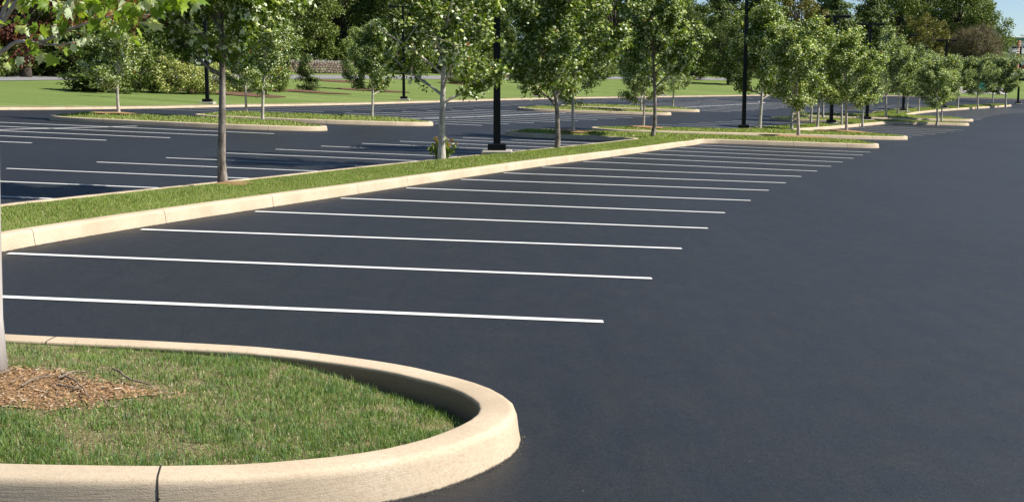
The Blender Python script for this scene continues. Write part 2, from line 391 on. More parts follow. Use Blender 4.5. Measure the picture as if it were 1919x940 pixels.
def kerb_patch(name, L, w, plan, pos, ds, dp, mat, parent, seed, H=K):
    prof = np.array([(0, 0), (.012, .07), (.020, H-.042), (.0225, H-.030), (.028, H-.016), (.038, H-.006), (.052, H-.001), (.066, H), (w*.6, H+.001), (w-.022, H)])
    t = (np.roll(L, -1, 0)-np.roll(L, 1, 0)); t /= np.hypot(*t.T)[:, None]; N = np.stack([-t[:, 1], t[:, 0]], 1)
    i = int(np.argmin(np.hypot(*(L-np.array(plan)).T))); s = np.concatenate([[0], np.cumsum(np.hypot(*np.diff(prof, axis=0).T))])
    rr = np.random.default_rng(seed); m = MB(); k = 14; ph = rr.uniform(.55, 1.1, k)
    def P(u, p):
        a = np.interp(p, s, prof[:, 0]); z = np.interp(p, s, prof[:, 1]); j = i+u/np.hypot(*(L[(i+1) % len(L)]-L[i])); i0 = int(np.floor(j)); f = j-i0
        q = L[i0 % len(L)]*(1-f)+L[(i0+1) % len(L)]*f; n_ = N[i]
        e = .0035; pr = np.array([np.interp(p+.01, s, prof[:, 0])-np.interp(p-.01, s, prof[:, 0]), np.interp(p+.01, s, prof[:, 1])-np.interp(p-.01, s, prof[:, 1])]); pr /= np.hypot(*pr)
        return (q[0]+n_[0]*(a-pr[1]*e), q[1]+n_[1]*(a-pr[1]*e), float(hh(q[0], q[1]))+z+pr[0]*e+.001)
    V = [P(0, pos)]
    for rg in (.5, 1):
        for a in range(k):
            th = 2*PI*a/k; V.append(P(ds*rg*ph[a]*math.cos(th), pos+dp*rg*ph[a]*math.sin(th)))
    F = [(0, 1+a, 1+(a+1) % k) for a in range(k)]+[(1+a, 1+k+a, 1+k+(a+1) % k, 1+(a+1) % k) for a in range(k)]
    m.add(V, F); return m.build(name, mat, parent)
def offset(L, w):
    t = np.roll(L, -1, 0)-np.roll(L, 1, 0); t /= np.hypot(*t.T)[:, None]
    return L+np.stack([-t[:, 1], t[:, 0]], 1)*w
def smooth01(x): x = np.clip(x, 0, 1); return x*x*(3-2*x)

def xm1(y): return np.interp(y, [7.7, 12.7, 15.2, 17.65, 21.5, 25.8, 31.4, 36, 41, 46.6, 50.2], [-5.95, -5.2, -4.6, -3.86, -2.64, -1.28, .62, 2.35, 4.25, 6.34, 7.95])
ym = [9, 11, 12.7, 15.2, 17.65, 21.5, 25.8, 31.4, 36, 41, 46, 48.6]
C1 = [(-12, 4.8), (-6, 4.8), (-3.5, 4.8), (-2.1, 4.8), (-1.45, 4.86), (-.95, 5.0), (-.55, 5.23), (-.28, 5.5), (-.07, 5.85), (.04, 6.15), (.05, 6.45), (-.04, 6.72), (-.22, 6.98),
      (-.56, 7.28), (-1.1, 7.55), (-1.64, 7.68), (-2.34, 7.72), (-3.2, 7.76), (-5.2, 7.78), (-5.75, 7.95)]
C1 += [(float(xm1(y)), y) for y in ym]
C1 += [(7.35, 49.35), (7.75, 49.85), (8.4, 50.15), (11.2, 50.65), (13.6, 51.25), (14.7, 51.6), (15.25, 52.1), (15.4, 52.8), (15.1, 53.6), (14.3, 54.1), (10, 53.5), (5, 52.1), (1.5, 51.3),
       (.3, 50.9), (-.25, 50.2), (-.3, 49.3), (.1, 48.7), (.8, 48.4), (3.0, 48.4), (4.2, 48.3), (4.75, 47.9)]
C1 += [(float(xm1(y))-2.05, y) for y in ym[::-1][1:]]
C1 += [(-8.1, 8.2), (-8.6, 7.8), (-12, 7.75), (-12.8, 7.2), (-12.8, 5.4)]
M2f = [(13.7, 64.0), (15.1, 66.6), (18.2, 72), (21.2, 77.5), (24.4, 83.3)]
C2 = [(3.5, 57.3), (3.7, 56.5), (4.4, 56.1), (6.2, 56.3), (9.2, 57.4), (12.1, 58.9), (15, 59.8), (17.8, 61.0), (19.2, 61.8), (19.8, 62.6), (19.7, 63.6), (18.8, 64.2), (16, 63.6), (14.2, 63.4)]
C2 += M2f + [(24.8, 84.1), (25.6, 84.9), (28.5, 86.2), (31, 87.0), (31.9, 87.6), (32.0, 88.6), (31.2, 89.2), (28, 88.4), (22, 86.3), (18, 84.7), (17.1, 83.9), (17.0, 82.9), (17.7, 82.2), (20.6, 82.4), (21.7, 82.2)]
C2 += [(x-2.3, y+.2) for x, y in M2f[::-1][1:]] + [(10.8, 62.2), (8, 60.8), (5.2, 59.4), (4, 58.5)]
M3f = [(30.9, 98.9), (32.4, 103), (34.7, 108), (37.8, 113.3), (41.1, 118.5), (47, 126.8), (53.0, 134.6)]
C3 = [(20.2, 91.6), (20.3, 90.8), (20.9, 90.2), (24, 91.0), (29.2, 93.1), (33.5, 94.9), (35.0, 95.8), (35.5, 96.8), (35.1, 97.7), (34, 98.1), (31.9, 97.8), (31.0, 98.1)] + M3f + [(54.2, 136.6), (53.8, 137.7), (52.6, 137.4)]
C3 += [(x-2.9, y+.4) for x, y in M3f[::-1][1:]] + [(27.2, 97.3), (25.5, 95.8), (22, 94.2), (20.6, 93.2)]
IA = [(-17.3, 47.3), (-17.1, 46.4), (-16.2, 45.75), (-14.8, 45.6), (-10.6, 45.3), (-8.2, 45.9), (-7.2, 46.6), (-6.85, 47.5), (-7.3, 48.3), (-8.5, 48.5), (-10.6, 48.4), (-14.8, 48.6), (-16.4, 48.6), (-17.2, 48.1)]
IB = [(-13.6, 54.0), (-13.4, 53.2), (-12.6, 52.9), (-8.2, 53.1), (-5.9, 53.9), (-4.3, 54.7), (-3.5, 55.6), (-3.5, 56.5), (-4.3, 57.1), (-6, 57.0), (-8.2, 56.5), (-12.4, 55.9), (-13.3, 55.3)]
IC = [(.3, 82.6), (.5, 81.7), (1.2, 81.2), (4.8, 81.8), (9.6, 83.2), (10.5, 83.9), (10.8, 84.8), (10.2, 85.5), (9, 85.5), (4.8, 84.7), (1.2, 84.1), (.5, 83.5)]
ID = [(3.4, 90.5), (3.6, 89.6), (4.4, 89.2), (8.1, 90.2), (12.6, 91.4), (13.6, 92.1), (13.9, 93.0), (13.2, 93.8), (12, 93.8), (8, 92.9), (4.3, 92), (3.6, 91.4)]
ISL = []
def noise2(x, y, s=1.): return (np.sin(x*1.7*s+1.3*np.sin(y*1.1*s))+np.sin(y*2.3*s+1.7*np.sin(x*.9*s))+np.sin((x+y)*3.1*s))/3
def island(P, w, mound, label, it=2, step=.25, near=False, hump=.9, greyf=None, joints=None, sj=3.05):
    L = resample(chaikin(P, it), step)
    # make the walk counter-clockwise so that grass is on the left
    A = .5*np.sum(L[:, 0]*np.roll(L[:, 1], -1)-np.roll(L[:, 0], -1)*L[:, 1])
    if A < 0: L = L[::-1].copy()
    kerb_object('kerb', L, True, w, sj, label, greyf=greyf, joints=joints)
    inn = offset(L, w-.01)
    def zf(V):
        d, _ = seg_dist(V, inn[::2]); z = hh(V[:, 0], V[:, 1])+K-.03
        isT = mound*np.ones(len(V))
        z = z+isT*smooth01(d/1.4)
        z = z + .012*noise2(V[:, 0], V[:, 1], 2.)*smooth01(d/.3)
        if near:
            x, y = V.T; g = (y < 9)
            w1 = smooth01((x+1.45)/1.0)*smooth01((y-5.75)/.5)
            z = z-g*(  .118*w1*(1-.62*smooth01(d/.5)) + .02*smooth01((x+3)/2))+g*.035*np.exp(-((x+3.1)**2+(y-6.2)**2)/.8)
        return z
    ISL.append((L, inn, zf)); return L, inn, zf
gf = lambda p: float(np.clip((-1.0-p[0])*.25, 0, .45)*(p[1] < 6))
JP = [(-1.5, 4.86), (-2.92, 7.75), (-5.2, 4.8)]+[at(*q) for q in ((64, 461), (316, 418), (523, 388), (672, 364), (760, 349), (976, 319), (1034, 311), (1150, 294), (1283, 275.5), (997, 258.5), (1135, 264), (1479, 273), (1587, 277))]+[(float(xm1(y_))-2.05, y_) for y_ in np.arange(10, 46, 3.05)]
# arc length joints of the foreground kerb are placed to match
i1 = island(C1, .215, .0, 'pale tan concrete kerb round the nearest grass island and the long median it joins', 2, .16, near=True, greyf=gf, joints=JP)
_k1 = [o for o in bpy.data.objects if o.name.startswith('kerb')][0]; spm = m_plain('bare_aggregate', (.86, .74, .58), .95, .1, 0, .25); tar = m_plain('tar_spot', (.03, .027, .025), .6, .3)
for q_, pos_, ds_, dp_, mt_ in (((275, 915), .10, .010, .006, tar), ((273, 930), .07, .008, .012, tar)):
    kerb_patch('spall' if mt_ is spm else 'tar_spot', i1[0], .215, at(*q_, .15), pos_, ds_, dp_, mt_, _k1, int(q_[0]))
# mound for far end of complex 1 is handled by a wrapper
def wrap(zf): 
    def g(V):
        z = zf(V); d, _ = seg_dist(V, i1[1][::4]); return z+.02*smooth01(d/1.3)*smooth01((V[:, 1]-47)/2)+.09*smooth01(d/.7)*smooth01((V[:, 1]-9)/3)
    return g
z1 = wrap(i1[2]); ISL[0] = (i1[0], i1[1], z1)
i2 = island(C2, .2, .08, 'concrete kerb round the second grass median, behind the near median\'s far end', 2, .4)
i3 = island(C3, .2, .12, 'concrete kerb of the farthest median curving away to the right edge', 2, .5)
i4 = island(IA, .2, .17, 'concrete kerb round the nearer of the two left grass islands', 2, .3)
i5 = island(IB, .2, .17, 'concrete kerb round the left grass island just behind the nearest left one', 2, .3)
i6 = island(IC, .2, .17, 'concrete kerb round the nearer of two small distant islands in mid picture', 2, .4)
i7 = island(ID, .2, .17, 'concrete kerb round the farther of two small distant islands in mid picture', 2, .4)
# kerb along the lawn
fk = BN[[i for i in range(n) if -5 < BN[i, 1] < 157 and BN[i, 0] < 75]]
fk = resample([tuple(p) for p in fk], .8, False)
if fk[0, 1] > fk[-1, 1]: fk = fk[::-1].copy()
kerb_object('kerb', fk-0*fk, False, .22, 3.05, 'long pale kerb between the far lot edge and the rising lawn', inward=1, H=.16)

turfs = []
for (L, inn, zf), mt, nm in zip(ISL, ['turf']*7, ['ground']*7):
    o = struct(poly_sheet('ground', [tuple(p) for p in inn], zf, M[mt], .35 if False else .6, cellx=.6)); turfs.append(o)

# near part of island gets thatchy soil overlay
def zsheet(V): return z1(V)+.006
ov = [(-9, 5.05), (-2.2, 5.02), (-1.5, 5.08), (-1.05, 5.2), (-.7, 5.42), (-.42, 5.7), (-.24, 6.05), (-.19, 6.4), (-.3, 6.72), (-.62, 7.02), (-1.1, 7.28), (-1.7, 7.44), (-3.2, 7.5), (-5.6, 7.55), (-9, 7.5)]
soil_o = struct(poly_sheet('soil', chaikin(ov, 1), zsheet, M['thatch'], .12))

# ------------------------------------------------------------------ stall lines (parts of the paved lot)
def line(x1, x2, y, w=.105, mat='paint', skew=0.):
    m = MB(); k = 6; vs = []
    for i in range(k+1):
        x = x1+(x2-x1)*i/k; yy = y+skew*(x-x1)
        for s in (-1, 1): vs.append((x, yy+s*w/2, float(hh(x, yy+s*w/2))+.006))
    m.add(vs, [(2*i, 2*i+2, 2*i+3, 2*i+1) for i in range(k)]); return m.build('stall_line', M[mat], lot)
RL = [(10, 552), (10, 475), (262, 430), (467, 396), (622, 371), (748, 352), (855, 336), (935, 324), (1005, 313), (1065, 303.5), (1118, 295.5), (1165, 288), (1206, 282), (1240, 277), (1275, 272.5)]
RR = [(1131, 603), (1222, 522), (1278, 466), (1327, 428), (1359, 399), (1407, 376), (1441, 357), (1473, 343), (1502, 331), (1532, 321), (1558, 312), (1580, 304), (1600, 297), (1617, 291), (1632, 285.5)]
for i, ((a, b), (c, d)) in enumerate(zip(RL, RR)):
    xr, yr = at(c, d); xl, yl = at(a, b)
    if i > 8: yl = yr
    xl = float(xm1(yl))+.12 if i > 0 else -5.3
    if i == 0: yl = yr+.02
    line(xl, xr, yl, .118, 'paint', (yr-yl)/(xr-xl))
R2 = [(5, 365), (5, 337), (13, 316), (182, 304), (312, 296), (425, 287), (517, 280), (602, 274), (679, 269), (750, 265), (837, 262), (868, 258)]
ys = [13.2, 15.9, 18.5, 21.1] + [at(*p)[1] for p in R2[2:]]
xs = [-12.6, -12.0, -11.3, -10.5] + [at(*p)[0] for p in R2[2:]]
for x, y in zip(xs, ys): line(x, float(xm1(y))-2.2, y, .12)
cl = lambda y: float(np.interp(y, [20, 39.2, 46.5, 63, 79, 99.5, 118.8], [-23.2, -15.5, -12.6, -4.95, 2.6, 13.0, 23.8]))
def dbl(y0, y1, w0=5.6, mat='paint'):
    y = y0
    while y < y1: line(cl(y)-w0, cl(y)+w0, y, .15, mat); y += 2.68
    m = MB(); vs = []; k = int((y1-y0)/1.5)
    for i in range(k+1):
        yy = y0+(y1-y0)*i/k
        for s in (-1, 1): vs.append((cl(yy)+s*.08, yy, float(hh(cl(yy)+s*.06, yy))+.010))
    m.add(vs, [(2*i, 2*i+1, 2*i+3, 2*i+2) for i in range(k)]); m.build('centre_line', M[mat], lot)
dbl(22, 44.7); dbl(58.6, 80.6); dbl(95.5, 122)
def f2(y): return float(np.interp(y, [p[1] for p in M2f], [p[0] for p in M2f]))
def f3(y): return float(np.interp(y, [p[1] for p in M3f], [p[0] for p in M3f]))
for y in np.arange(66, 82, 2.7): line(f2(y)+.15, f2(y)+6.2+.0*y, y, .12, 'paint_old'); line(f2(y)-8.4, f2(y)-2.5, y, .12, 'paint_old')
for y in np.arange(100, 132, 2.7): line(f3(y)+.15, f3(y)+6.0, y, .12, 'paint_old'); line(f3(y)-9, f3(y)-3.1, y, .12, 'paint_old')
fkx = lambda y: float(np.interp(y, fk[:, 1], fk[:, 0]))
for y in np.arange(62, 131, 2.7): line(fkx(y)+.2, fkx(y)+5.6, y, .12, 'paint_old')

# ------------------------------------------------------------------ grass
def blades(name, P, Z, hgt, wid, cols, mat, label, lean=.45, seed=1, seg=2):
    r = np.random.default_rng(seed); n = len(P)
    az = r.uniform(0, 2*PI, n); la = r.uniform(0, 2*PI, n); ln = np.abs(r.normal(0, lean, n))
    h = hgt; w = wid
    wx, wy = np.cos(az)*w/2, np.sin(az)*w/2; lx, ly = np.cos(la)*ln*h, np.sin(la)*ln*h
    z0 = Z
    a = np.stack([P[:, 0]-wx, P[:, 1]-wy, z0-.01], 1); b = np.stack([P[:, 0]+wx, P[:, 1]+wy, z0-.01], 1)
    c = np.stack([P[:, 0]-wx*.8+lx*.35, P[:, 1]-wy*.8+ly*.35, z0+h*.6], 1); d = np.stack([P[:, 0]+wx*.8+lx*.35, P[:, 1]+wy*.8+ly*.35, z0+h*.6], 1)
    e = np.stack([P[:, 0]+lx, P[:, 1]+ly, z0+h*np.sqrt(np.clip(1-.4*ln**2, .15, 1))], 1)
    V = np.stack([a, b, c, d, e], 1).reshape(-1, 3); k = np.arange(n)*5
    Q = np.stack([k, k+1, k+3, k+2], 1); T = np.stack([k+2, k+3, k+4], 1)
    C = np.repeat(cols, 5, 0)
    return stuff(mesh_np(name, V, [Q, T], mat, C=C), label, 'grass')
def scatter(poly, n, r):
    P = np.array(poly); lo, hi = P.min(0), P.max(0); out = []; c = 0
    while c < n:
        q = r.uniform(lo, hi, (n*3, 2)); q = q[inside(q, P)]; out.append(q); c += len(q)
        if len(out) > 60: break
    return np.concatenate(out)[:n]
def mulch_w(x, y):      # bare bark patch at the foreground tree
    a = np.arctan2((y-6.32)/.50, (x+3.0)/1.02); rr = np.hypot((x+3.0)/1.02, (y-6.32)/.50)
    return rr/(1+.10*np.sin(3*a+1)+.08*np.sin(7*a))
r = np.random.default_rng(11)
G = np.array(chaikin(ov, 1)); G = G[G[:, 0] > -20]
Gv = [p for p in G]; 
poly = [(-4.2, 5.05)] + [tuple(p) for p in G if p[0] > -4.2] + [(-4.2, 7.5)]
N0 = 105000
P = scatter(poly, N0, r); mw = mulch_w(P[:, 0], P[:, 1])
fresh = noise2(P[:, 0], P[:, 1], 1.6)*.6+noise2(P[:, 0]+9, P[:, 1]+3, 4.)*.55+.15*(P[:, 0] < -2)
# tufts
tc = scatter(poly, 1500, r); ti = r.integers(0, len(tc), len(P)); m = r.random(len(P)) < .62
P[m] = tc[ti[m]]+r.normal(0, .028, (m.sum(), 2)); mw = mulch_w(P[:, 0], P[:, 1]); 
keep = (mw > .98+r.normal(0, .13, len(P))) & inside(P, np.array(poly)); keep |= (mw > .8) & (r.random(len(P)) < .02)
tuftf = r.normal(0, 1, len(tc)); tf = np.where(m, tuftf[ti], 0)
P0 = P; P = P[keep]; fresh = (fresh*.8+.42*tf+.60*noise2(P0[:, 0]*.9+2, P0[:, 1]*.8+7, .8))[keep]
tone = np.clip(.55+.55*fresh+r.normal(0, .22, len(P)), 0, 1)
g1 = np.array([.145, .25, .055]); g2 = np.array([.33, .46, .13]); st = np.array([.74, .66, .42]); bl = np.array([.15, .25, .12])
cols = g1+(g2-g1)*r.random((len(P), 1)); cols = cols*(1.12-.42*tone[:, None]); blm = (r.random(len(P)) < .10+.5*(np.clip(tf[keep]-1, 0, 1))); cols = np.where(blm[:, None], bl+0*cols, cols)
dry = r.random(len(P)) < np.clip(.82-.92*tone+.04, 0, 1)*1.15
cols[dry] = st*r.uniform(.5, 1.05, (dry.sum(), 1))
h = r.uniform(.018, .052, len(P))*(.30+1.05*tone); h[dry] *= .65
Zg = z1(P)
gk = blades('grass', P, Zg, h, r.uniform(.0028, .0052, len(P)), cols, M['blade'], 'green and straw coloured grass blades filling the foreground island', .8, 3)
def isl_grass(L, inn, zf, dens, wid, hgt, label, seed, ylim=(0, 999), excl=None):
    r = np.random.default_rng(seed); A = abs(.5*np.sum(inn[:, 0]*np.roll(inn[:, 1], -1)-np.roll(inn[:, 0], -1)*inn[:, 1]))
    q = scatter(inn, int(A*dens), r); q = q[(q[:, 1] > ylim[0]) & (q[:, 1] < ylim[1])]
    if excl is not None: q = q[~excl(q)]
    if len(q) == 0: return
    f = noise2(q[:, 0]+.7*noise2(q[:, 1], q[:, 0], .8), q[:, 1]*.7, .7)*.35+noise2(q[:, 0]*2.3+5, q[:, 1]*1.9, 1.3)*.15+r.normal(0, .4, len(q))
    c = np.array([.175, .255, .050])+(np.array([.33, .42, .11])-np.array([.175, .255, .050]))*np.clip(.5+f, 0, 1)[:, None]
    dr = r.random(len(q)) < .14+.14*(f < -.2); c[dr] = np.array([.50, .44, .22])*r.uniform(.7, 1.1, (dr.sum(), 1))
    return blades('grass', q, zf(q), r.uniform(.55, 1.2, len(q))*hgt, r.uniform(.7, 1.3, len(q))*wid, c, M['blade'], label, .5, seed)
isl_grass(*ISL[0], 4200, .006, .038, 'short mown grass on the nearest stretch of the long median', 21, (10, 26))
isl_grass(*ISL[0], 1500, .011, .045, 'short mown grass on the middle of the long median, round the near lamp post', 22, (26, 47))
isl_grass(*ISL[0], 260, .035, .065, 'short grass on the crossing island at the far end of the near median', 23, (47, 60))
for k, lb in ((1, 'short grass on the second median, behind the near one'), (2, 'short grass on the farthest median by the lawn'), (3, 'short grass on the nearer left island'), (4, 'short grass on the left island behind the nearest left one'),
              (5, 'short grass on the nearer small distant island'), (6, 'short grass on the farther small distant island')):
    isl_grass(*ISL[k], [0, 150, 70, 240, 200, 90, 80][k], [0, .045, .07, .035, .04, .06, .06][k], .07, lb, 30+k)

# ------------------------------------------------------------------ mulch of the foreground island
a = np.linspace(0, 2*PI, 48, endpoint=False); mr = .98/(1-.0*a)*(1+.10*np.sin(3*a+1)+.08*np.sin(7*a))
mp = [(-3.0+1.02*q*math.cos(t), 6.32+.50*q*math.sin(t)) for q, t in zip(mr, a)]
bed = poly_sheet('mulch_bed', mp, lambda V: z1(V)+.011+.03*np.clip(1-mulch_w(V[:, 0], V[:, 1]), 0, 1)+.008*noise2(V[:, 0], V[:, 1], 7), M['mulch'], .07)
tag(bed, 'bare brown bark mulch patch round the foreground tree trunk', 'mulch bed')
r = np.random.default_rng(5); q = scatter([((x+3.0)*1.28-3.0, (y-6.32)*1.28+6.32) for x, y in mp], 13000, r); q = q[mulch_w(q[:, 0], q[:, 1]) < .96+.16*np.abs(r.normal(0, .8, len(q)))]; n_ = len(q)
ln = r.uniform(.003, .010, n_)*(1+1.8*(r.random(n_) < .10)); wd = r.uniform(.0018, .006, n_); az = r.uniform(0, PI, n_); tl = r.normal(0, .25, n_)
u = np.stack([np.cos(az)*np.cos(tl), np.sin(az)*np.cos(tl), np.sin(tl)], 1); v = np.stack([-np.sin(az), np.cos(az), r.normal(0, .3, n_)], 1)
c0 = np.concatenate([q, (z1(q)+.020+.03*np.clip(1-mulch_w(q[:, 0], q[:, 1]), 0, 1))[:, None]], 1)
Vc = np.stack([c0-u*ln[:, None]-v*wd[:, None]*.5, c0+u*ln[:, None]*.9-v*wd[:, None], c0+u*ln[:, None]+v*wd[:, None]*.6, c0-u*ln[:, None]*.8+v*wd[:, None]], 1).reshape(-1, 3)
kk = np.arange(n_)*4; tones = np.array([[.47, .29, .15], [.38, .23, .12], [.16, .105, .07], [.48, .36, .24], [.25, .16, .105], [.60, .50, .38]])[r.choice(6, n_, p=[.25, .27, .2, .1, .13, .05])]
stuff(mesh_np('bark_chips', Vc, [np.stack([kk, kk+1, kk+2, kk+3], 1)], M['chip'], C=np.repeat(tones, 4, 0)), 'loose bark chips and litter on the mulch patch of the foreground island', 'bark chips')
TW = [([(112, 716), (135, 700), (168, 704)], 'pale curved twig lying near the middle of the mulch patch'), ([(115, 708), (150, 725), (168, 745)], 'dark twig running down toward the grass across the mulch patch'),
      ([(40, 732), (70, 718), (98, 712)], 'long pale root lying left of centre on the mulch patch'), ([(215, 692), (240, 712), (285, 721)], 'twig at the right end of the mulch patch beside the grass'),
      ([(0, 712), (12, 708), (22, 703)], 'root beside the foot of the foreground trunk'), ([(108, 728), (135, 732), (150, 730)], 'short dark twig below the middle of the mulch patch')]
for pts, lb in TW:
    c = chaikin([at(a_, b_, K+.0) for a_, b_ in pts], 2, False); m = MB(); rr = random.Random(len(lb))
    pp = [(x+rr.uniform(-.008, .008), y+rr.uniform(-.008, .008), float(z1(np.array([[x, y]]))[0])+.035+.03*max(0, 1-float(mulch_w(x, y)))) for x, y in c]
    m.tube(pp, [.007*(1-.6*i/len(pp)) for i in range(len(pp))], 6); tag(m.build('twig', M['twig'], smooth=True), lb, 'twig', 'twigs on the mulch patch')

# grit, crumbs and dry leaf bits gathered at the foot of the near kerb
r = np.random.default_rng(19); Lk = i1[0]; tk = np.roll(Lk, -1, 0)-np.roll(Lk, 1, 0); tk /= np.hypot(*tk.T)[:, None]; nk = np.stack([tk[:, 1], -tk[:, 0]], 1)
near_i = np.where((Lk[:, 1] < 22) & (Lk[:, 0] > -7) & ~((Lk[:, 0] < -4) & (Lk[:, 1] < 9)))[0]
ii = r.choice(near_i, 3800); q = Lk[ii]+nk[ii]*(np.abs(r.normal(0, .014, len(ii)))+.002)[:, None]+tk[ii]*r.uniform(-.09, .09, len(ii))[:, None]; n_ = len(q)
sz = r.uniform(.0015, .004, n_)*(1+1.5*(r.random(n_) < .03)); az = r.uniform(0, 2*PI, n_); z = hh(q[:, 0], q[:, 1])+.001
Vg = np.stack([np.stack([q[:, 0]+sz*np.cos(az+k*2.1), q[:, 1]+sz*np.sin(az+k*2.1), z], 1) for k in range(3)]+[np.stack([q[:, 0], q[:, 1], z+sz*.9], 1)], 1).reshape(-1, 3)
kk = np.arange(n_)*4; Fg = np.concatenate([np.stack([kk+a, kk+b, kk+3], 1) for a, b in ((0, 1), (1, 2), (2, 0))])
tn = np.array([[.10, .085, .065], [.03, .03, .03], [.20, .16, .11], [.09, .06, .035]])[r.choice(4, n_, p=[.35, .3, .2, .15])]
stuff(mesh_np('grit', Vg, [Fg], M['chip'], C=np.repeat(tn, 4, 0)), 'grit and crumbs gathered on the asphalt along the foot of the near kerb', 'grit')
# island mulch rings round some trees
def mulch_ring(px, py, rx, ry, label, zf, dz=.3, mat='mulch'):
    x, y = at(px, py, dz); a = np.linspace(0, 2*PI, 28, endpoint=False); k = 1+.12*np.sin(3*a+px)+.07*np.sin(5*a)
    P = [(x+rx*q*math.cos(t), y+ry*q*math.sin(t)) for q, t in zip(k, a)]
    o = poly_sheet('mulch_bed', P, lambda V: zf(V)+(.02 if rx < .5 else .05)+.04*np.clip(1-np.hypot((V[:, 0]-x)/rx, (V[:, 1]-y)/ry), 0, 1), M[mat], .3)
    tag(o, label, 'mulch bed')

# ------------------------------------------------------------------ trees
def leaf_template(kind):
    if kind == 'maple':     # lobed outline, folded on the midrib
        pts = [(0, 0), (.18, -.08), (.42, -.05), (.36, .12), (.62, .30), (.40, .38), (.44, .62), (.20, .58), (0, 1.0), (-.20, .58), (-.44, .62), (-.40, .38), (-.62, .30), (-.36, .12), (-.42, -.05), (-.18, -.08)]
        V = np.array([(x*1.0, y-.0, -abs(x)*.35-.25*y*y) for x, y in pts]+[(0, .45, 0.02)])
        n = len(pts); T = np.array([(n, i, (i+1) % n) for i in range(n)])
        return V, T
    if kind == 'lobe3':
        pts = [(0, 0), (.34, .02), (.52, .40), (.22, .50), (0, 1), (-.22, .50), (-.52, .40), (-.34, .02)]
        V = np.array([(x, y, -abs(x)*.4-.15*y*y) for x, y in pts]); T = np.array([(0, 1, 2), (0, 2, 3), (0, 3, 4), (0, 4, 5), (0, 5, 6), (0, 6, 7)])
        return V, T
    if kind == 'needle':
        return np.array([(-.10, 0, 0), (.10, 0, 0), (.14, .6, -.05), (0, 1, -.12), (-.14, .6, -.05)]), np.array([(0, 1, 2), (0, 2, 3), (0, 3, 4)])
    if kind == 'twigs':
        return np.array([(-.03, 0, 0), (.03, 0, 0), (0, 1, .05)]), np.array([(0, 1, 2)])
    V = np.array([(0, 0, 0), (.42, .38, -.16), (.1, 1, -.1), (-.38, .5, -.14)]); return V, np.array([(0, 1, 2), (0, 2, 3)])
def leaves(P, size, cols, kind='kite', up=.5, out=None, seed=0, droop=0.):
    r = np.random.default_rng(seed); n = len(P); T0, F0 = leaf_template(kind)
    nrm = r.normal(0, 1, (n, 3)); nrm /= np.linalg.norm(nrm, axis=1)[:, None]; nrm[:, 2] += up
    if out is not None: nrm += out
    nrm /= np.linalg.norm(nrm, axis=1)[:, None]
    d = r.normal(0, 1, (n, 3)); d[:, 2] -= droop
    d -= nrm*np.sum(d*nrm, 1)[:, None]; d /= np.linalg.norm(d, axis=1)[:, None]; s = np.cross(d, nrm)
    sz = np.asarray(size)*r.uniform(.65, 1.2, n)
    V = P[:, None, :]+sz[:, None, None]*(T0[None, :, 0:1]*s[:, None, :]+T0[None, :, 1:2]*d[:, None, :]+T0[None, :, 2:3]*nrm[:, None, :])
    k = len(T0); F = (F0[None]+(np.arange(n)*k)[:, None, None]).reshape(-1, 3)
    return V.reshape(-1, 3), F, np.repeat(cols, k, 0)
def leafcols(n, r, dark, light, pale, p_pale=.2, red=None, p_red=0.):
    c = np.array(dark)+(np.array(light)-np.array(dark))*r.random((n, 1))**1.2
    m = r.random(n) < p_pale; c[m] = np.array(pale)*r.uniform(.75, 1.1, (m.sum(), 1))
    if red is not None:
        m = r.random(n) < p_red; c[m] = np.array(red)*r.uniform(.7, 1.2, (m.sum(), 1))
    return c
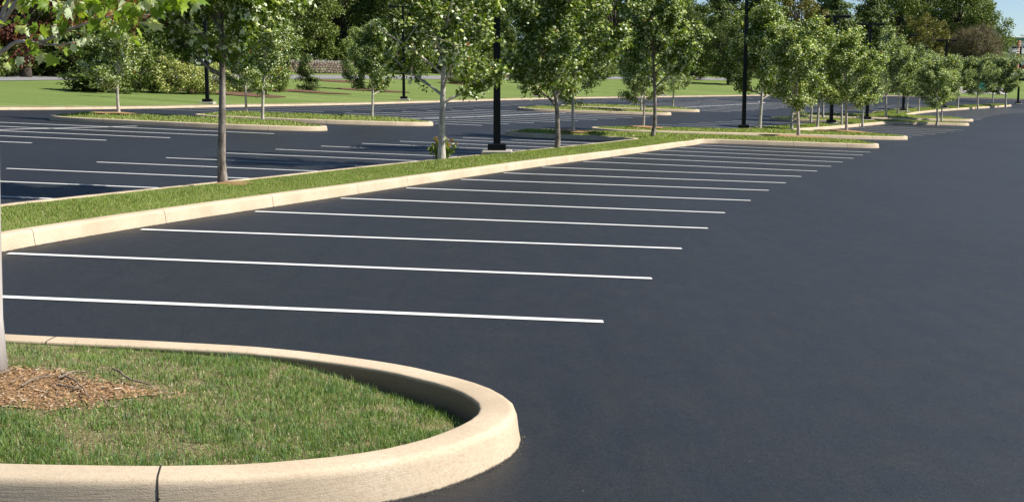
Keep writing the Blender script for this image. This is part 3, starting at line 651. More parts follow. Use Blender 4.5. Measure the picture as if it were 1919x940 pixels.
def maple_meshes(name, H, R, clear, nleaf, lsize, kind, seed, sparse=0, cols=None, trunk_r=.075, barkm='bark', nprim=22, lean=(0, 0), bottom_spread=.55):
    """returns (wood mesh, crown mesh) with the origin at the trunk base"""
    rr = random.Random(seed); r = np.random.default_rng(seed); wood = MB(); pts = []; wts = []
    k = 14; tp = []
    for i in range(k+1):
        t = i/k; z = t*H*.93
        tp.append(Vector((math.sin(t*5+seed)*.05*H*.2+lean[0]*t*H, math.cos(t*4+seed*2)*.05*H*.2-math.cos(seed*2)*.01*H+lean[1]*t*H, z)))
    tp[0] = Vector((0, 0, -.08)); 
    rad = [trunk_r*(1.35 if i == 0 else (1-.88*(i/k)**.8)) for i in range(k+1)]
    tp.insert(1, Vector((0, 0, .08))); rad.insert(1, trunk_r*1.08); 
    wood.tube(tp, rad, 9)
    def tpos(z):
        for a, b in zip(tp[:-1], tp[1:]):
            if a.z <= z <= b.z: return a.lerp(b, (z-a.z)/(b.z-a.z+1e-9))
        return tp[-1]
    def prof(t): return (math.sin(PI*min(1, (bottom_spread*.28+(1-bottom_spread*.28)*t))**.80))**.75*(1-.25*t)+.08
    az = rr.uniform(0, 6)
    for i in range(nprim):
        t = (i+.5)/nprim; z = clear*.92+(H*.86-clear)*t**.9; az += 2.4+rr.uniform(-.5, .5)
        b = tpos(z); el = math.radians(rr.uniform(22, 42)+t*28); Lr = R*prof(t+.05)*rr.uniform(.78, 1.12)
        Lb = Lr/max(.35, math.cos(el)); Lb = min(Lb, (H-z)*1.1/max(.3, math.sin(el)))
        dirv = Vector((math.cos(az)*math.cos(el), math.sin(az)*math.cos(el), math.sin(el)))
        P = [b]; d = dirv.copy(); m = 6
        for j in range(m):
            d = (d+Vector((rr.uniform(-.16, .16), rr.uniform(-.16, .16), rr.uniform(-.06, .10)))).normalized(); P.append(P[-1]+d*Lb/m)
        r0 = trunk_r*(.42-.22*t); wood.tube(P, [r0*(1-.85*j/m) for j in range(m+1)], 5, False)
        subs = [P[2:]]
        for s in range(7):
            j = rr.randint(1, m-1); a0 = P[j]; dd = (P[j+1]-P[j]).normalized()
            sd = (dd*.7+Vector((rr.uniform(-1, 1), rr.uniform(-1, 1), rr.uniform(-.35, .6)))).normalized(); Ls = Lb*rr.uniform(.25, .5)*(1.1-j/m*.5)
            Q = [a0]
            for q in range(4): sd = (sd+Vector((rr.uniform(-.2, .2), rr.uniform(-.2, .2), rr.uniform(-.12, .12)))).normalized(); Q.append(Q[-1]+sd*Ls/4)
            wood.tube(Q, [r0*.4*(1-.8*q/4) for q in range(5)], 4, False); subs.append(Q[1:])
        dens = 1.0
        if sparse and rr.random() < sparse: dens = .18
        for Q in subs:
            for a_, b_ in zip(Q[:-1], Q[1:]):
                for _ in range(6): pts.append(tuple(a_.lerp(b_, rr.random()))); wts.append(dens*(a_-b_).length)
            pts.append(tuple(Q[-1])); wts.append(dens*.35*(Q[-1]-Q[0]).length)
    for i in range(24): pts.append(tuple(tpos(H*rr.uniform(.72, .93)))); wts.append(.05)
    pts = np.array(pts); w = np.array(wts); w /= w.sum()
    ci = r.choice(len(pts), nleaf//5, p=w); cen = pts[ci]+r.normal(0, .07, (len(ci), 3))
    P = np.repeat(cen, 5, 0)+r.normal(0, .062, (len(ci)*5, 3))
    C = cols(len(P), r)
    cax = np.stack([0*P[:, 2], 0*P[:, 2], np.full(len(P), clear+(H-clear)*.4)], 1); out = P-cax; out /= np.linalg.norm(out, axis=1)[:, None]+.01
    V, F, CC_ = leaves(P, lsize, C, kind, .75, out*.35+np.array([.35, 0, 0]), seed, .5)
    return wood, (V, F, CC_)
def maple_cols(n, r): return leafcols(n, r, (.068, .118, .014), (.205, .285, .034), (.82, .88, .60), .26, (.26, .09, .03), .008)
def maple_cols_grey(n, r): return leafcols(n, r, (.070, .118, .018), (.195, .270, .045), (.76, .82, .60), .30)
def maple_cols_light(n, r): return leafcols(n, r, (.078, .132, .014), (.240, .330, .038), (.86, .92, .64), .32, (.30, .14, .04), .02)
def tree_from(name, data, mat_b='bark', mat_l='leaf'):
    wood, (V, F, C) = data; root = empty(name, (0, 0, 0))
    wood.build('trunk', M[mat_b], root, True); mesh_np('crown', V, [F], M[mat_l], root, C); return root
def copy_tree(root):
    c = root.copy(); COL.objects.link(c)
    for ch in list(root.children):
        d = ch.copy(); COL.objects.link(d); d.parent = c
    return c
GT = 'young maples planted on the lot islands'
protos = {
    'a': tree_from('maple_tree', maple_meshes('a', 5.2, 1.6, 1.15, 21000, .088, 'lobe3', 3, cols=maple_cols, nprim=22)),
    'b': tree_from('maple_tree', maple_meshes('b', 5.2, 1.5, 1.2, 23000, .084, 'kite', 8, cols=maple_cols_light, nprim=20)),
    'c': tree_from('maple_tree', maple_meshes('c', 5.2, 1.6, 1.1, 24000, .084, 'kite', 15, cols=maple_cols_grey, nprim=22)),
    'd': tree_from('maple_tree', maple_meshes('d', 4.2, 1.35, 1.05, 11500, .084, 'kite', 22, cols=maple_cols_light, nprim=16)),
}
near1 = tree_from('maple_tree', maple_meshes('n1', 5.6, 1.55, 1.75, 23000, .088, 'lobe3', 31, cols=maple_cols, trunk_r=.074, nprim=26), 'bark_rough')
near2 = tree_from('maple_tree', maple_meshes('n2', 5.4, 1.65, 1.35, 13500, .09, 'lobe3', 47, sparse=.45, cols=maple_cols, trunk_r=.095, nprim=24), 'bark')
near3 = tree_from('maple_tree', maple_meshes('n3', 5.9, 1.95, 1.25, 29000, .092, 'lobe3', 52, cols=maple_cols, trunk_r=.085, nprim=28, bottom_spread=.9), 'bark_rough')
near4 = tree_from('maple_tree', maple_meshes('n4', 6.8, 1.95, 1.9, 31000, .094, 'lobe3', 64, cols=maple_cols, trunk_r=.09, nprim=28), 'bark_rough')
def zat(x, y):
    p = np.array([[x, y]])
    for L, inn, zf in ISL:
        if inside(p, inn)[0]: return float(zf(p)[0])
    return ground(x, y)
used = set()
def put(key, px, py, dz, sc, label, rz=0, sz=None, group=GT):
    x, y = at(px, py, dz)
    if key in protos:
        root = protos[key]
        if key in used: root = copy_tree(root)
        used.add(key)
    else: root = key
    root.location = (x, y, zat(x, y)-.01); root.rotation_euler = (0, 0, rz); root.scale = (sc, sc, sz if sz else sc); tag(root, label, 'tree', group)
    return root
put(near1, 418, 348, .2, 1., 'maple with rough peeling trunk on the near median, nearest one left of the lamp post', .6)
put(near2, 828, 300, .2, 1., 'half-bare maple with leafy shoots at its foot, just left of the near lamp post', 2.0)
put(near3, 1045, 276, .22, 1., 'dense low-branched maple just right of the near lamp post on the median', 1.)
put(near4, 1224, 256, .25, 1., 'tall dense maple at the far right end of the near median', .3)
TS = 1.12
T = [('d', 223, 214, .95, 1.0, 'small open maple alone near the left tip of the nearer left island', 1.0, .85),
     ('b', 463, 209, .9, .95, 'maple on the left island behind the nearest, seen directly right of the rough near trunk', 2.2, .9),
     ('b', 494, 223, 1.0, .95, 'pale-leaved maple near the right end of the nearer left island', 4.0, .95),
     ('a', 698, 219, .85, .9, 'young maple near the right end of the farther left island', 3.1, .85),
     ('d', 1075, 246, .95, 1.0, 'small white-trunked maple on the crossing island, behind the dense low-branched maple', 0.2, .95),
     ('b', 1206, 235, .85, .95, 'slender pale-trunked maple on the bark patch left of the tallest median maple', 5.0, .9),
     ('d', 1202, 206, 1.0, 1.2, 'distant slim maple on the nearer small mid-picture island', 1.2, 1.1),
     ('d', 1261, 200, 1.1, 1.2, 'distant slim maple on the farther small mid-picture island', 2.9, 1.1),
     ('a', 1424, 239, 1.15, 1.2, 'large dark maple just right of the second lamp post', 2.7, 1.2),
     ('c', 1484, 237, 1.0, 1.05, 'maple with slightly leaning pale trunk left of the bark-ringed maple', 1.9, 1.05),
     ('b', 1495, 254, 1.05, 1.0, 'bright-leaved maple in the bark ring at the right end of the near crossing island', .5, 1.02),
     ('a', 1520, 221, .9, .9, 'thin-trunked maple behind the bark-ringed one, left of the third lamp post', 3.3, .9),
     ('c', 1532, 234, .95, .95, 'maple on the second median just left of the third lamp post', 4.4, .95),
     ('d', 1543, 215, 1.1, 1.2, 'distant maple on the small strip left of the third lamp post', .4, 1.1),
     ('a', 1578, 230, .9, .95, 'dark-trunked maple just right of the third lamp post', 5.5, .95),
     ('b', 1587, 243.5, 1.1, 1.03, 'bright full maple with white trunk in the bark ring of the second crossing island', 1.4, 1.05),
     ('c', 1617, 229, .95, .95, 'maple just left of the fourth lamp post', 2.4, .95),
     ('c', 1661, 217, 1.05, 1.15, 'tall grey-green maple right of the fourth lamp post', .9, 1.2),
     ('a', 1683, 211, 1.0, 1.05, 'maple just left of the fifth lamp post', 2.0, 1.05),
     ('c', 1700, 208, 1.0, 1.05, 'maple just right of the fifth lamp post', 3.0, 1.05),
     ('b', 1722, 206, .95, 1.0, 'second maple right of the fifth lamp post', 4.0, 1.0),
     ('a', 1748, 202, .9, .95, 'maple just left of the sixth lamp post on the far median', 5.0, .95),
     ('b', 1756, 227.5, 1.05, .92, 'bright round maple with thin white trunk on the third crossing island', .1, .9),
     ('c', 1765, 221, .9, .9, 'maple close behind the bright round one, on the fourth crossing island', 2.5, .9),
     ('a', 1795, 200, 1.1, .98, 'maple on the far median, first right of the sixth lamp post', 3.6, .95),
     ('c', 1833, 199, 1.15, .98, 'maple on the far median in front of the teal bin', 1.1, .95),
     ('c', 1861, 187, 1.0, 1.1, 'maple on the lawn behind the far median, near the right edge', 2.1, 1.05),
     ('a', 1885, 197, 1.3, 1.1, 'broad maple at the tip of the far median next to the last lamp post', 4.6, 1.05)]
for key, px, py, sx, sc, lb, rz, sz in T:
    far = px > 1600 or py < 215
    o = put(key, px, py, .29, 1, lb, rz); k_ = TS if px > 1400 else 1.0; o.scale = (sx*k_, sx*k_, sz*(1.04 if px > 1400 else 1))
    if px == 1484: o.rotation_euler = (0, -.05, rz)
mulch_ring(1495, 255, 1.5, .8, 'red-brown bark ring at the right end of the near crossing island', z1, .3)
mulch_ring(1587, 244, 1.6, .8, 'red-brown bark ring on the second crossing island', ISL[1][2], .3)
mulch_ring(1206, 236, 1.2, .7, 'bark patch round the slender maple left of the tallest median maple', ISL[1][2], .3)
mulch_ring(1075, 246, 1.0, .5, 'worn bark patch round the small white-trunked maple', z1, .28)
mulch_ring(426, 349, .42, .35, 'small worn patch at the foot of the rough-trunked maple', z1, .2)
mulch_ring(223, 215, .9, .6, 'orange-brown bark patch at the small maple on the nearer left island', ISL[3][2], .28)

# leafy suckers at the foot of the half-bare maple
x0, y0 = at(831, 297, .2); zz = zat(x0, y0); root = empty('basal_shoots', (x0, y0-.18, zz)); tag(root, 'clump of leafy shoots with reddish tips at the foot of the half-bare maple', 'shoots')
m = MB(); P = []; rr = random.Random(4)
for i in range(30):
    a_ = rr.uniform(0, 6.28); l = rr.uniform(.2, .58); e = Vector((math.cos(a_)*.34*rr.random()**.5+.04, math.sin(a_)*.25*rr.random(), l)); q = Vector((e.x*.2, e.y*.2, 0))
    m.tube([q, q.lerp(e, .5)+Vector((.01, 0, 0)), e], [.005, .004, .002], 5)
    for j in range(16): P.append(tuple(q.lerp(e, rr.uniform(.15, 1))+Vector((rr.gauss(0, .03), rr.gauss(0, .03), 0))))
m.build('stems', M['twig'], root); P = np.array(P); r = np.random.default_rng(2)
C = leafcols(len(P), r, (.15, .22, .03), (.34, .42, .08), (.6, .66, .38), .15, (.33, .09, .04), .0); top = P[:, 2] > .38; C[top & (r.random(len(P)) < .5)] = (.30, .17, .07)
V, F, C = leaves(P, .085, C, 'lobe3', .6, None, 9); mesh_np('leaves', V, [F], M['leaf'], root, C)

# foreground tree: trunk at the left edge, a branch with big leaves reaching into view
bx, by = at(12, 697, K)
root = empty('maple_tree', (bx-.135, by, zat(bx-.1, by)-.02)); tag(root, 'foreground maple at the left edge with smooth grey trunk and overhanging leafy branch', 'tree', GT)
O = Vector(root.location)
def pw(px, py, y):      # a point over the scene at depth y
    dx, dy, dZ = ray(px, py); t = y/dy; return Vector((dx*t, y, HC+dZ*t))-O
m = MB(); k = 12; P = []; R_ = []
for i in range(k+1):
    t = i/k; P.append(Vector((.052*t*4.6-.012*math.sin(6*t), .02*math.sin(5*t), -.06+t*4.6))); R_.append(.115*(1.22 if i == 0 else 1)*(1-.62*t))
m.tube(P, R_, 16)
# knots
leafP = []
def branch(pts, r0, r1=None, sides=7):
    c = [Vector(p) for p in pts]; Q = []
    for i in range(len(c)-1):
        for j in range(4):
            t = j/4; a0 = c[max(i-1, 0)]; a1 = c[i]; a2 = c[i+1]; a3 = c[min(i+2, len(c)-1)]
            Q.append(.5*((2*a1)+(-a0+a2)*t+(2*a0-5*a1+4*a2-a3)*t*t+(-a0+3*a1-3*a2+a3)*t**3))
    Q.append(c[-1]); n_ = len(Q); m.tube(Q, [r0*(1-.72*i/(n_-1)) for i in range(n_)], sides); return Q
Bm = branch([P[4]+Vector((0, 0, -.02)), pw(-8, 112, 6.62), pw(12, 92, 6.55), pw(35, 78, 6.5), pw(75, 82, 6.42), pw(105, 84, 6.36), pw(140, 80, 6.3)], .014)
B2 = branch([pw(75, 82, 6.42), pw(115, 62, 6.35), pw(160, 45, 6.25), pw(215, 30, 6.15), pw(285, 28, 6.05)], .010)
B3 = branch([P[6], pw(-5, 40, 6.55), pw(8, 18, 6.5), pw(22, -8, 6.45), pw(60, -60, 6.4), pw(130, -110, 6.2)], .016)
B4 = branch([pw(-8, 60, 6.5), pw(80, -50, 6.3), pw(170, -40, 6.1), pw(260, -5, 5.95), pw(340, -2, 5.85)], .012)
rr = random.Random(12)
for i in range(26):     # limbs of the crown above the picture
    z = rr.uniform(1.95, 4.3); a_ = rr.uniform(0, 6.28); l = rr.uniform(.7, 1.35)*(1.15-.15*z/2); b = Vector((-.05, 0, z)); e = b+Vector((math.cos(a_)*l, math.sin(a_)*l, l*rr.uniform(.5, 1.0)))
    if z < 2.9 and math.cos(a_) > -.1 : continue
    q = branch([b, b.lerp(e, .5)+Vector((rr.uniform(-.08, .08), rr.uniform(-.08, .08), .05)), e], .016, sides=5)
    for j in range(45): leafP.append(tuple(rr.choice(q[3:])+Vector((rr.gauss(0, .13), rr.gauss(0, .13), rr.gauss(0, .12)))))
tr = m.build('trunk', M['bark_near'], root, True)
# leaves in view: hand-placed clumps along the branches
CL = [(14, 112, 6.5, 2), (38, 64, 6.5, 3), (58, 58, 6.45, 4), (47, 108, 6.45, 1), (72, 58, 6.42, 3), (78, 92, 6.4, 1), (92, 62, 6.38, 3), (112, 50, 6.3, 6), (100, 92, 6.35, 3), (135, 92, 6.3, 3), (150, 78, 6.28, 4), (160, 72, 6.3, 3),
      (100, 8, 6.3, 5), (125, 18, 6.3, 7), (155, 14, 6.25, 7), (140, 35, 6.25, 6), (120, 30, 6.3, 5), (185, 10, 6.2, 8), (175, 40, 6.2, 6), (205, 30, 6.15, 8), (200, 55, 6.15, 5), (225, 10, 6.1, 9), (225, 62, 6.1, 4), (240, 40, 6.1, 7), (238, 80, 6.1, 2),
      (255, 20, 6.05, 8), (262, 45, 6.05, 5), (275, 8, 6.0, 7), (275, 40, 6.0, 4), (300, 8, 5.95, 6), (320, 6, 5.9, 6), (340, 4, 5.88, 6), (305, 20, 5.98, 3), (362, 2, 5.85, 4), (20, 10, 6.5, 4), (45, 5, 6.45, 4), (10, 45, 6.5, 3),
      (60, -8, 6.4, 7), (150, -12, 6.2, 12), (210, -14, 6.1, 12), (270, -14, 6.0, 12), (330, -14, 5.9, 8), (112, 112, 6.35, 1), (60, 76, 6.45, 4), (180, 62, 6.2, 3), (225, 92, 6.1, 1), (235, 72, 6.1, 1)]
hp = []; st = MB()
for px, py, y, c in CL:
    for j in range(c):
        hp.append(pw(px+rr.gauss(0, 10), py+rr.gauss(0, 7)-6, y+rr.gauss(0, .14)))
allb = Bm+B2+B3+B4
for p in hp:
    b = min(allb, key=lambda q: (q-p).length)
    if (b-p).length < .35: st.tube([b, b.lerp(p, .5)+Vector((0, 0, .012)), p], [.0014, .0012, .0010], 4)
st.build('leaf_stalks', M['stem'], root)
r = np.random.default_rng(77); hp = np.array([tuple(p) for p in hp])
C = leafcols(len(hp), r, (.14, .24, .022), (.34, .46, .055), (.66, .74, .48), .30)
V, F, Cc = leaves(hp, .064, C, 'maple', .55, None, 5, 1.1)
lp = np.array(leafP); _w = lp+np.array(O)-np.array([0, 0, HC]); _r = 470-FPX*(_w[:, 2]*math.cos(PITCH)+_w[:, 1]*math.sin(PITCH))/(_w[:, 1]*math.cos(PITCH)-_w[:, 2]*math.sin(PITCH)); lp = lp[_r < -60]

C2_ = leafcols(len(lp), r, (.07, .13, .02), (.16, .24, .04), (.38, .45, .28), .2); V2, F2, Cc2 = leaves(lp, .10, C2_, 'lobe3', .5, None, 6, .6)
mesh_np('crown', np.concatenate([V, V2]), [np.concatenate([F, F2+len(V)])], M['leafbig'], root, np.concatenate([Cc, Cc2]))

# ------------------------------------------------------------------ lamp posts
def lamp_proto():
    root = empty('lamp_post', (0, 0, 0)); m = MB()
    m.box(0, 0, .0, .80, .80, .34, .03); m.build('concrete_footing', M['foot'], root)
    m = MB(); m.box(0, 0, .255, .48, .48, .17, .02); m.build('base_cover', M['black'], root)
    m = MB(); m.add([(-.095, -.095, .16), (.095, -.095, .16), (.095, .095, .16), (-.095, .095, .16), (-.075, -.075, 6.5), (.075, -.075, 6.5), (.075, .075, 6.5), (-.075, .075, 6.5)], [(4, 5, 6, 7), (0, 1, 5, 4), (1, 2, 6, 5), (2, 3, 7, 6), (3, 0, 4, 7)])
    m.build('pole', M['black'], root)
    m = MB(); m.box(0, 0, 6.44, .56, .07, .07, .008); m.build('cross_arm', M['black'], root)
    for s in (-1, 1):
        m = MB(); m.box(s*.60, 0, 6.42, .66, .36, .16, .03); m.build('lamp_head', M['black'], root)
    return root
LP = lamp_proto()
LT = [(932, 289, .2, 'black lamp post on concrete footing in the near median, closest and widest of all', .0), (1394, 240, .25, 'second nearest black lamp post, standing left of the large dark maple', .0),
      (1558, 229, .3, 'third black lamp post, its double head showing above the bright maples', 0), (1625, 223, .3, 'fourth black lamp post, low double head against dark evergreens', 0),
      (1693, 207, .3, 'fifth black lamp post, double head in front of the olive tree', 0), (1769, 201, .3, 'sixth black lamp post, double head against the brown leafless bush', 0), (1908, 194, .1, 'last black lamp post at the right edge in front of the white building', 0),
      (388, 193, .15, 'distant black lamp post on the lawn edge behind the rough-trunked maple', .0), (757, 188.5, .15, 'distant black lamp post on the lawn edge left of the half-bare maple', 0), (1007, 184, .15, 'distant lamp post on the lawn edge right of the near lamp post, mostly behind leaves', 0), (1242, 181, .15, 'distant lamp post on the lawn edge behind the tallest median maple', 0)]
for i, (px, py, dz, lb, rz) in enumerate(LT):
    o = LP if i == 0 else copy_tree(LP); x, y = at(px, py, dz)
    if i >= 7: # set just behind the kerb
        x, y, _ = ringpt(px, .75)
    o.location = (x, y, zat(x, y)-(.09 if i else .03)); o.rotation_euler = (0, 0, rz); tag(o, lb, 'lamp post', 'double headed black lamp posts')

# ------------------------------------------------------------------ background trees
def big_tree(kind, H, R, clear, seed, ncl=70, per=130, csize=.30, cols=None, trunk_r=.3, mat='leaffar'):
    rr = random.Random(seed); r = np.random.default_rng(seed); m = MB(); P = []; OUT = []
    top = Vector((rr.uniform(-.4, .4), rr.uniform(-.4, .4), H*.8))
    m.tube([Vector((0, 0, -.3)), Vector((0, 0, .5)), top*.5, top], [trunk_r*1.3, trunk_r, trunk_r*.7, trunk_r*.2], 8)
    if kind == 'conifer':
        nl = int(H*2.1)
        for i in range(nl):
            t = i/nl; z = clear+(H-clear)*t; L = R*(1-t)**.8*rr.uniform(.8, 1.1)+.15
            nb = 7 if t < .7 else 5
            for b in range(nb):
                a = rr.uniform(0, 6.28); l = L*rr.uniform(.7, 1.1); e = Vector((math.cos(a)*l, math.sin(a)*l, -.12*l+rr.uniform(-.1, .2)))
                m.tube([Vector((0, 0, z)), Vector((0, 0, z))+e*.95], [.04*(1-t)+.015, .01], 3, False)
                k = max(4, int(per*l/R)); q = r.random(k)**.6
                pp = np.array((0, 0, z))+np.outer(q, np.array(e))+r.normal(0, 1, (k, 3))*np.stack([.10+.2*q*0+.13*l*q*.6+.05, .10+.13*l*q*.6, np.full(k, .09)], 1)
                P.append(pp); OUT.append(np.repeat(np.array([[math.cos(a), math.sin(a), .6]]), k, 0))
    else:
        for i in range(ncl):
            u = rr.uniform(-1, 1); a = rr.uniform(0, 6.28); q = rr.uniform(.45, 1)**.6; s = math.sqrt(1-u*u)
            wob = 1+.18*math.sin(3*a+seed)+.12*math.sin(5*u*3+seed)
            c = Vector((math.cos(a)*s*R*q*wob, math.sin(a)*s*R*q*wob, clear+(H-clear)*.5+u*(H-clear)*.5*q))
            if kind == 'round' and u < 0: c.x *= 1.0; c.y *= 1.0
            b = Vector((0, 0, max(.4, c.z*.55))); m.tube([b, b.lerp(c, .5)+Vector((0, 0, .2)), c], [trunk_r*.25, trunk_r*.15, .02], 4, False)
            cr = R*rr.uniform(.16, .30)
            pp = r.normal(0, 1, (per, 3)); pp /= np.linalg.norm(pp, axis=1)[:, None]; od = pp.copy(); pp *= (cr*r.uniform(.45, 1.05, per))[:, None]; pp[:, 2] *= .75
            P.append(pp+np.array(c)); OUT.append(od*.8+np.array([0, 0, .3]))
    P = np.concatenate(P); OUT = np.concatenate(OUT); C = cols(len(P), r)
    # whole-clump tone differences
    V, F, C = leaves(P, csize, C, {'conifer': 'needle', 'twiggy': 'twigs'}.get(kind, 'kite'), .2, OUT, seed, .2)
    return m, (V, F, C)
dk = lambda n, r: leafcols(n, r, (.036, .062, .014), (.105, .145, .030), (.24, .29, .11), .10)
md = lambda n, r: leafcols(n, r, (.065, .105, .020), (.160, .210, .042), (.34, .39, .18), .15)
ev = lambda n, r: leafcols(n, r, (.042, .075, .018), (.120, .170, .040), (.22, .27, .10), .12)
ol = lambda n, r: leafcols(n, r, (.10, .105, .025), (.20, .19, .05), (.3, .29, .11), .1)
rd = lambda n, r: leafcols(n, r, (.055, .020, .014), (.14, .050, .034), (.2, .08, .06), .1)
br = lambda n, r: leafcols(n, r, (.080, .070, .045), (.20, .175, .115), (.28, .25, .18), .12)
vg = lambda n, r: leafcols(n, r, (.12, .17, .03), (.28, .32, .08), (.68, .68, .34), .33)
BG = {'dark': ('broadleaf_tree', big_tree('round', 13, 4.6, .8, 5, 95, 150, .30, dk), 'bark_dark'),
      'dark2': ('broadleaf_tree', big_tree('round', 14, 4.2, 1.2, 9, 95, 150, .30, md), 'bark_dark'),
      'green': ('broadleaf_tree', big_tree('round', 12, 4.8, .6, 14, 100, 150, .28, md), 'bark_dark'),
      'pine': ('pine_tree', big_tree('conifer', 15, 4.0, .8, 17, 0, 60, .50, ev), 'bark_dark'),
      'olive': ('broadleaf_tree', big_tree('round', 8, 2.6, .6, 23, 60, 120, .20, ol), 'bark_dark'),
      'red': ('broadleaf_tree', big_tree('round', 8, 3.0, .5, 27, 70, 140, .22, rd), 'bark_dark'),
      'brown': ('bush', big_tree('twiggy', 5.6, 4.4, .3, 33, 90, 200, .9, br), 'bark_dark'),
      'shrub': ('shrub', big_tree('round', 2.6, 1.6, .05, 41, 46, 90, .13, md, .08), 'bark_dark'),
      'vshrub': ('shrub', big_tree('round', 2.5, 1.6, .05, 43, 46, 100, .12, vg, .08), 'bark_dark'),
      'cshrub': ('shrub', big_tree('conifer', 3.6, 1.3, .08, 51, 0, 170, .24, dk, .08), 'bark_dark')}
BGR = {}
def bgput(kind, px, D, sx, sz, label, rz=0, cat='tree', y=None, group=None):
    nm, data, bk = BG[kind]
    if kind not in BGR: root = tree_from(nm, data, bk, 'leaffar'); BGR[kind] = root
    else: root = copy_tree(BGR[kind])
    if y is None: x, y, z = ringpt(px, D)
    else: x = col(px, y)[0]; z = ground(x, y)
    root.location = (x, y, z-.05); root.rotation_euler = (0, 0, rz); root.scale = (sx, sx, sz); tag(root, label, cat, group); return root
GW = 'trees of the wood behind the lawn'
# front row (column, distance beyond the lot edge, kind, width and height factors, label)
BT = [('dark2', -60, 29, 1, 1, 'dark broadleaf tree partly cut by the left picture edge, behind the road'), ('red', 50, 22.5, 1.15, 1.3, 'dark red-leaved tree behind the road at the upper left'),
      ('dark', 30, 34, 1.1, 1.1, 'tall dark tree directly behind the red-leaved one'), ('pine', 135, 23, .95, .9, 'dark evergreen right of the red-leaved tree'), ('dark', 190, 27, .9, .9, 'shadowy broadleaf tree behind the small open maple'),
      ('green', 285, 24, .75, .8, 'mid-green tree standing behind the variegated shrubs'), ('dark2', 350, 32, 1, 1, 'dark tall tree behind the variegated shrubs, hidden low down'), ('dark', 440, 30, .95, 1, 'dark broadleaf tree behind the pale-leaved left maples'),
      ('pine', 520, 34, .9, 1, 'dark evergreen rising left of the stone wall'), ('green', 575, 36, .8, 1.0, 'green tree behind the left end of the stone wall'), ('dark', 640, 38, .9, 1.0, 'very dark tree behind the stone wall'), ('pine', 700, 36, 1, 1, 'evergreen just right of the stone wall'),
      ('dark2', 770, 31, .9, 1., 'broadleaf tree behind the half-bare maple'), ('green', 850, 33, .9, .9, 'green tree above the rounded evergreen shrubs'), ('pine', 930, 36, 1., 1.1, 'tall evergreen directly behind the near lamp post'), ('dark', 995, 38, 1.0, 1.1, 'dark broadleaf tree seen left of the dense low-branched maple'),
      ('dark2', 1080, 34, 1., 1.05, 'broadleaf tree hidden behind the dense low-branched maple'), ('dark', 1150, 36, 1., 1.1, 'dark tree filling the gap between the two dense median maples'), ('pine', 1225, 38, 1.1, 1.1, 'evergreen hidden behind the tallest median maple'),
      ('dark', 1300, 24, .8, .8, 'spreading dark tree on the lawn, left of the second lamp post'), ('pine', 1345, 36, 1.1, 1.2, 'tall dark evergreen left of the second lamp post'), ('dark', 1365, 15, .62, .60, 'low spreading tree with thick dark trunk by the pale road patch'),
      ('pine', 1440, 38, 1.1, 1.05, 'evergreen behind the large dark maple'), ('olive', 1500, 34, 1.3, 1.7, 'brownish thin-crowned pine behind the third lamp post'), ('pine', 1565, 36, 1.2, 1.3, 'big evergreen right above the third lamp post head'), ('pine', 1625, 40, 1.3, 1.3, 'big evergreen behind the fourth lamp post'),
      ('green', 1672, 44, 1.0, 1.25, 'tall green tree between the evergreens and the olive tree'), ('olive', 1735, 25, 1.15, 1.35, 'olive-yellow tree behind the fifth lamp post'), ('green', 1790, 42, 1.2, 1.35, 'largest leafy tree, filling the upper right below the sky'), ('dark2', 1738, 52, 1.1, 1.3, 'tall leafy tree behind the olive one'),
      ('green', 1838, 36, .9, 1.02, 'leafy tree whose right side meets the blue sky'), ('dark', 1935, 60, .8, .62, 'distant dark trees behind the white building')]
for k, px, D, sx, sz, lb in BT: bgput(k, px, D, sx, sz, lb, rz=px*.37, group=GW)
# back rows so that the wood is deep
for i, px in enumerate(range(-20, 1840, 92)):
    if 1380 < px < 1500: sz_ = 1.0
    bgput(['dark', 'dark2', 'pine'][i % 3], px+(i*37 % 23), 50+(i*13 % 17), 1.25, 1.15+.1*(i % 3), ['dark broadleaf tree deep in the wood behind the lawn', 'broadleaf tree deep in the wood behind the lawn', 'evergreen deep in the wood behind the lawn'][i % 3], rz=i*1.3, group='trees in the depth of the wood')
o = bgput('brown', 1826, 27, .85, 1.5, 'brown twiggy bush, nearly leafless, behind the sixth lamp post', .4, 'bush')
SH = [('vshrub', 322, 8, 1.0, .9, 'variegated pale shrub left of the left lawn lamp post'), ('vshrub', 352, 7.5, .8, .75, 'variegated pale shrub second from the left, beside the left lawn lamp post'), ('vshrub', 400, 7, .8, .8, 'variegated pale shrub right of the left lawn lamp post'),
      ('shrub', 262, 9, 1.1, 1.15, 'dark rounded shrub left of the variegated ones'), ('shrub', 290, 12, 1.2, 1.5, 'taller dark shrub behind the leftmost variegated one'), ('cshrub', 185, 9, 1.35, .95, 'spreading grey-green conifer on the lawn behind the small open maple'),
      ('shrub', 436, 8, .5, .45, 'small rounded shrub right of the rough near trunk'), ('shrub', 458, 8, .45, .38, 'smallest rounded shrub in the bark bed behind the left maples'), ('shrub', 518, 9, .7, .75, 'round green shrub left of the small spruce'),
      ('cshrub', 575, 9.0, .62, .84, 'small dark spruce standing alone left of the stone wall'), ('shrub', 868, 16, 1.0, .8, 'rounded evergreen shrub, left one of the pair above the lawn'), ('shrub', 893, 17, 1.0, .85, 'rounded evergreen shrub, right one of the pair above the lawn'),
      ('vshrub', 925, 27, 1.2, .8, 'light green shrub on the bark bed behind the near lamp post'), ('shrub', 985, 28, 1.4, 1.0, 'dark shrub on the bark bed right of the near lamp post'), ('shrub', 1120, 22, 1.3, 1., 'shrub behind the dense low-branched maple'), ('shrub', 1300, 26, 1.6, 1.2, 'dark shrub at the back of the lawn left of the second lamp post')]
for k, px, D, sx, sz, lb in SH: bgput(k, px, D, sx, sz, lb, rz=px*.7, cat='shrub', group='shrubs on the lawn')
hedge = 0
